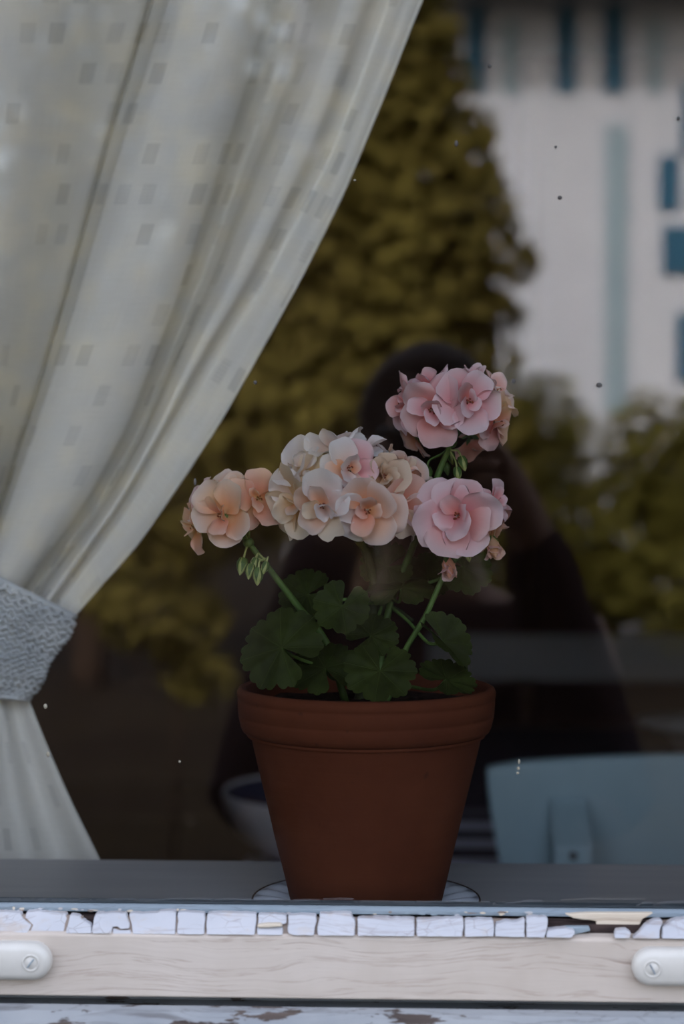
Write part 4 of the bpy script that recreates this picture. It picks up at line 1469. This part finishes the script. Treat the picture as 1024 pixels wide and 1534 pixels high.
for x0, x1 in ((698, 724), (832, 858), (903, 930), (1060, 1086)):
    f_ = hbox('window', x0, x1, 8, 138, 'house_blue', .05)
for x0, x1, y0, y1 in ((752, 772, 30, 140), (968, 986, 30, 140)):
    hbox('shutter', x0, x1, y0, y1, 'house_pale_blue', .04)
hbox('pilaster', 905, 936, 190, 620, 'house_pale_blue', .06)
for x0, x1, y0, y1 in ((984, 1014, 235, 315), (990, 1050, 340, 410), (1018, 1060, 130, 235), (1012, 1050, 470, 570)):
    hbox('window', x0, x1, y0, y1, 'house_blue', .05)

# ------------------------------------------------------------------ person holding the camera
def skin_body(name, chains, mat, parent, root_idx=0, sub=1):
    """chains: list of [(point, radius)...]; a chain may start with an index into earlier named joints"""
    bm = bmesh.new()
    lay = bm.verts.layers.skin.verify()
    named = {}
    first = None
    for ch in chains:
        prev = None
        for it in ch:
            if isinstance(it, str):
                prev = named[it]
                continue
            key, p, r_ = it
            v_ = bm.verts.new(p)
            v_[lay].radius = (r_, r_) if isinstance(r_, (int, float)) else r_
            if first is None:
                first = v_
                v_[lay].use_root = True
            if prev is not None:
                bm.edges.new((prev, v_))
            if key:
                named[key] = v_
            prev = v_
    me = bpy.data.meshes.new(name)
    bm.to_mesh(me)
    bm.free()
    me.materials.append(mat)
    o = bpy.data.objects.new(name, me)
    C.objects.link(o)
    o.parent = parent
    o.matrix_parent_inverse = parent_world(parent).inverted()
    m = o.modifiers.new('skin', 'SKIN')
    m.use_smooth_shade = True
    m = o.modifiers.new('subsurf', 'SUBSURF')
    m.levels = m.render_levels = sub
    return o
hxp, hyp = CAM.x + 0.01, CAM.y - 0.23         # head centre; it looks through the camera at the window
G = FLOOR_OUT
person = empty('person', (hxp, hyp - .05, G))
tag(person, 'person in a dark coat standing outside and raising a camera to the face', 'person')
hc = CAM.z + 0.0
P = lambda x, y, z: (hxp + x, hyp + y, z)
sh = hc - 0.25                                # shoulder level
chains = [[('pelvis', P(0, -.06, G + .82), .13), ('waist', P(0, -.06, G + 1.0), .12), ('chest', P(0, -.05, sh - .05), .14), ('neck', P(0, -.03, sh + .07), .055), ('jaw', P(0, .0, hc - .07), .07), ('brow', P(0, .0, hc + .03), .085), ('crown', P(0, -.01, hc + .085), .06)]]
for s in (-1, 1):
    chains.append(['chest', (f'sh{s}', P(s * .17, -.05, sh), .062), (f'el{s}', P(s * .215, .06, sh - .20), .045), (f'wr{s}', P(s * .105, .155, hc - .055), .030), (f'palm{s}', P(s * .078, .155, hc - .02), .028)])
    for fi in range(4):
        z0 = hc + .012 - .019 * fi
        chains.append([f'palm{s}', (None, P(s * .074, .165, z0), .010), (None, P(s * .066, .188, z0), .0095), (None, P(s * (.044 - .004 * (fi % 2)), .190, z0 - .002), .0085)])
    chains.append([f'palm{s}', (None, P(s * .070, .135, hc - .035), .011), (None, P(s * .050, .118, hc - .030), .010), (None, P(s * .032, .115, hc - .022), .009)])
    chains.append(['pelvis', (None, P(s * .09, -.06, G + .74), .09), (f'kn{s}', P(s * .10, -.04, G + .44), .058), (f'an{s}', P(s * .10, -.08, G + .08), .040), (None, P(s * .11, .05, G + .04), .036)])
skin_body('body', chains, M['skin'], person)
ch2 = [[('hip', P(0, -.06, G + .62), .23), ('pel', P(0, -.06, G + .86), .225), ('wst', P(0, -.06, G + 1.0), .215), ('cst', P(0, -.05, sh - .04), .17), ('nk', P(0, -.035, sh + .07), .085)]]
for s in (-1, 1):
    ch2.append(['cst', (None, P(s * .17, -.05, sh - .005), .085), (None, P(s * .22, .05, sh - .20), .066), (None, P(s * .112, .148, hc - .07), .044)])
skin_body('coat', ch2, M['coat'], person)
ch3 = [[('pl', P(0, -.06, G + .80), .15)]]
for s in (-1, 1):
    ch3.append(['pl', (None, P(s * .09, -.06, G + .72), .11), (None, P(s * .10, -.04, G + .44), .076), (None, P(s * .10, -.08, G + .10), .062)])
skin_body('trousers', ch3, M['trouser'], person)
mb = MB()
def hair_fn(u, v):
    a, e = u * 2 * PI, v * PI
    q = Vector((math.sin(e) * math.cos(a) * .092, math.sin(e) * math.sin(a) * .112, math.cos(e) * .118))
    fr_ = max(0, math.sin(a)) * math.sin(e)
    if fr_ > 0.45 and e > 0.9:
        q *= 0.80                             # opening for the face
    q.x *= 1 + 0.06 * noise.noise((a, e * 3, 0))
    return Vector(P(0, -.02, hc + .025)) + q
mb.grid(hair_fn, 32, 18, None, True)
mb.build('hair', M['hair'], person, smooth=True)
for s in (-1, 1):
    MB().ball(P(s * .105, .0, G + .045), (.048, .13, .05), 12, 8).build('shoe', M['black_plastic'], person, smooth=True)
    MB().ball(P(s * .085, .0, hc - .01), (.012, .022, .032), 8, 6).build('ear', M['skin'], person, smooth=True)
camb = empty('photo_camera', P(0, .155, hc - .035))
tag(camb, 'black photo camera held up in both hands outside the window', 'camera')
MB().box(hxp - .062, hxp + .062, hyp + .125, hyp + .172, hc - .045, hc + .035).build('camera_body', M['black_plastic'], camb, bevel=.008)
MB().box(hxp - .02, hxp + .02, hyp + .13, hyp + .168, hc + .035, hc + .052).build('viewfinder_hump', M['black_plastic'], camb, bevel=.005)
mb = MB()
lc = (hxp - 0.01)
mb.grid(lambda u, v: (lc + .026 * math.cos(u * 2 * PI), hyp + .172 + .040 * v, hc + .026 * math.sin(u * 2 * PI)), 24, 4, None, True)
mb.build('lens', M['black_plastic'], camb, smooth=True)
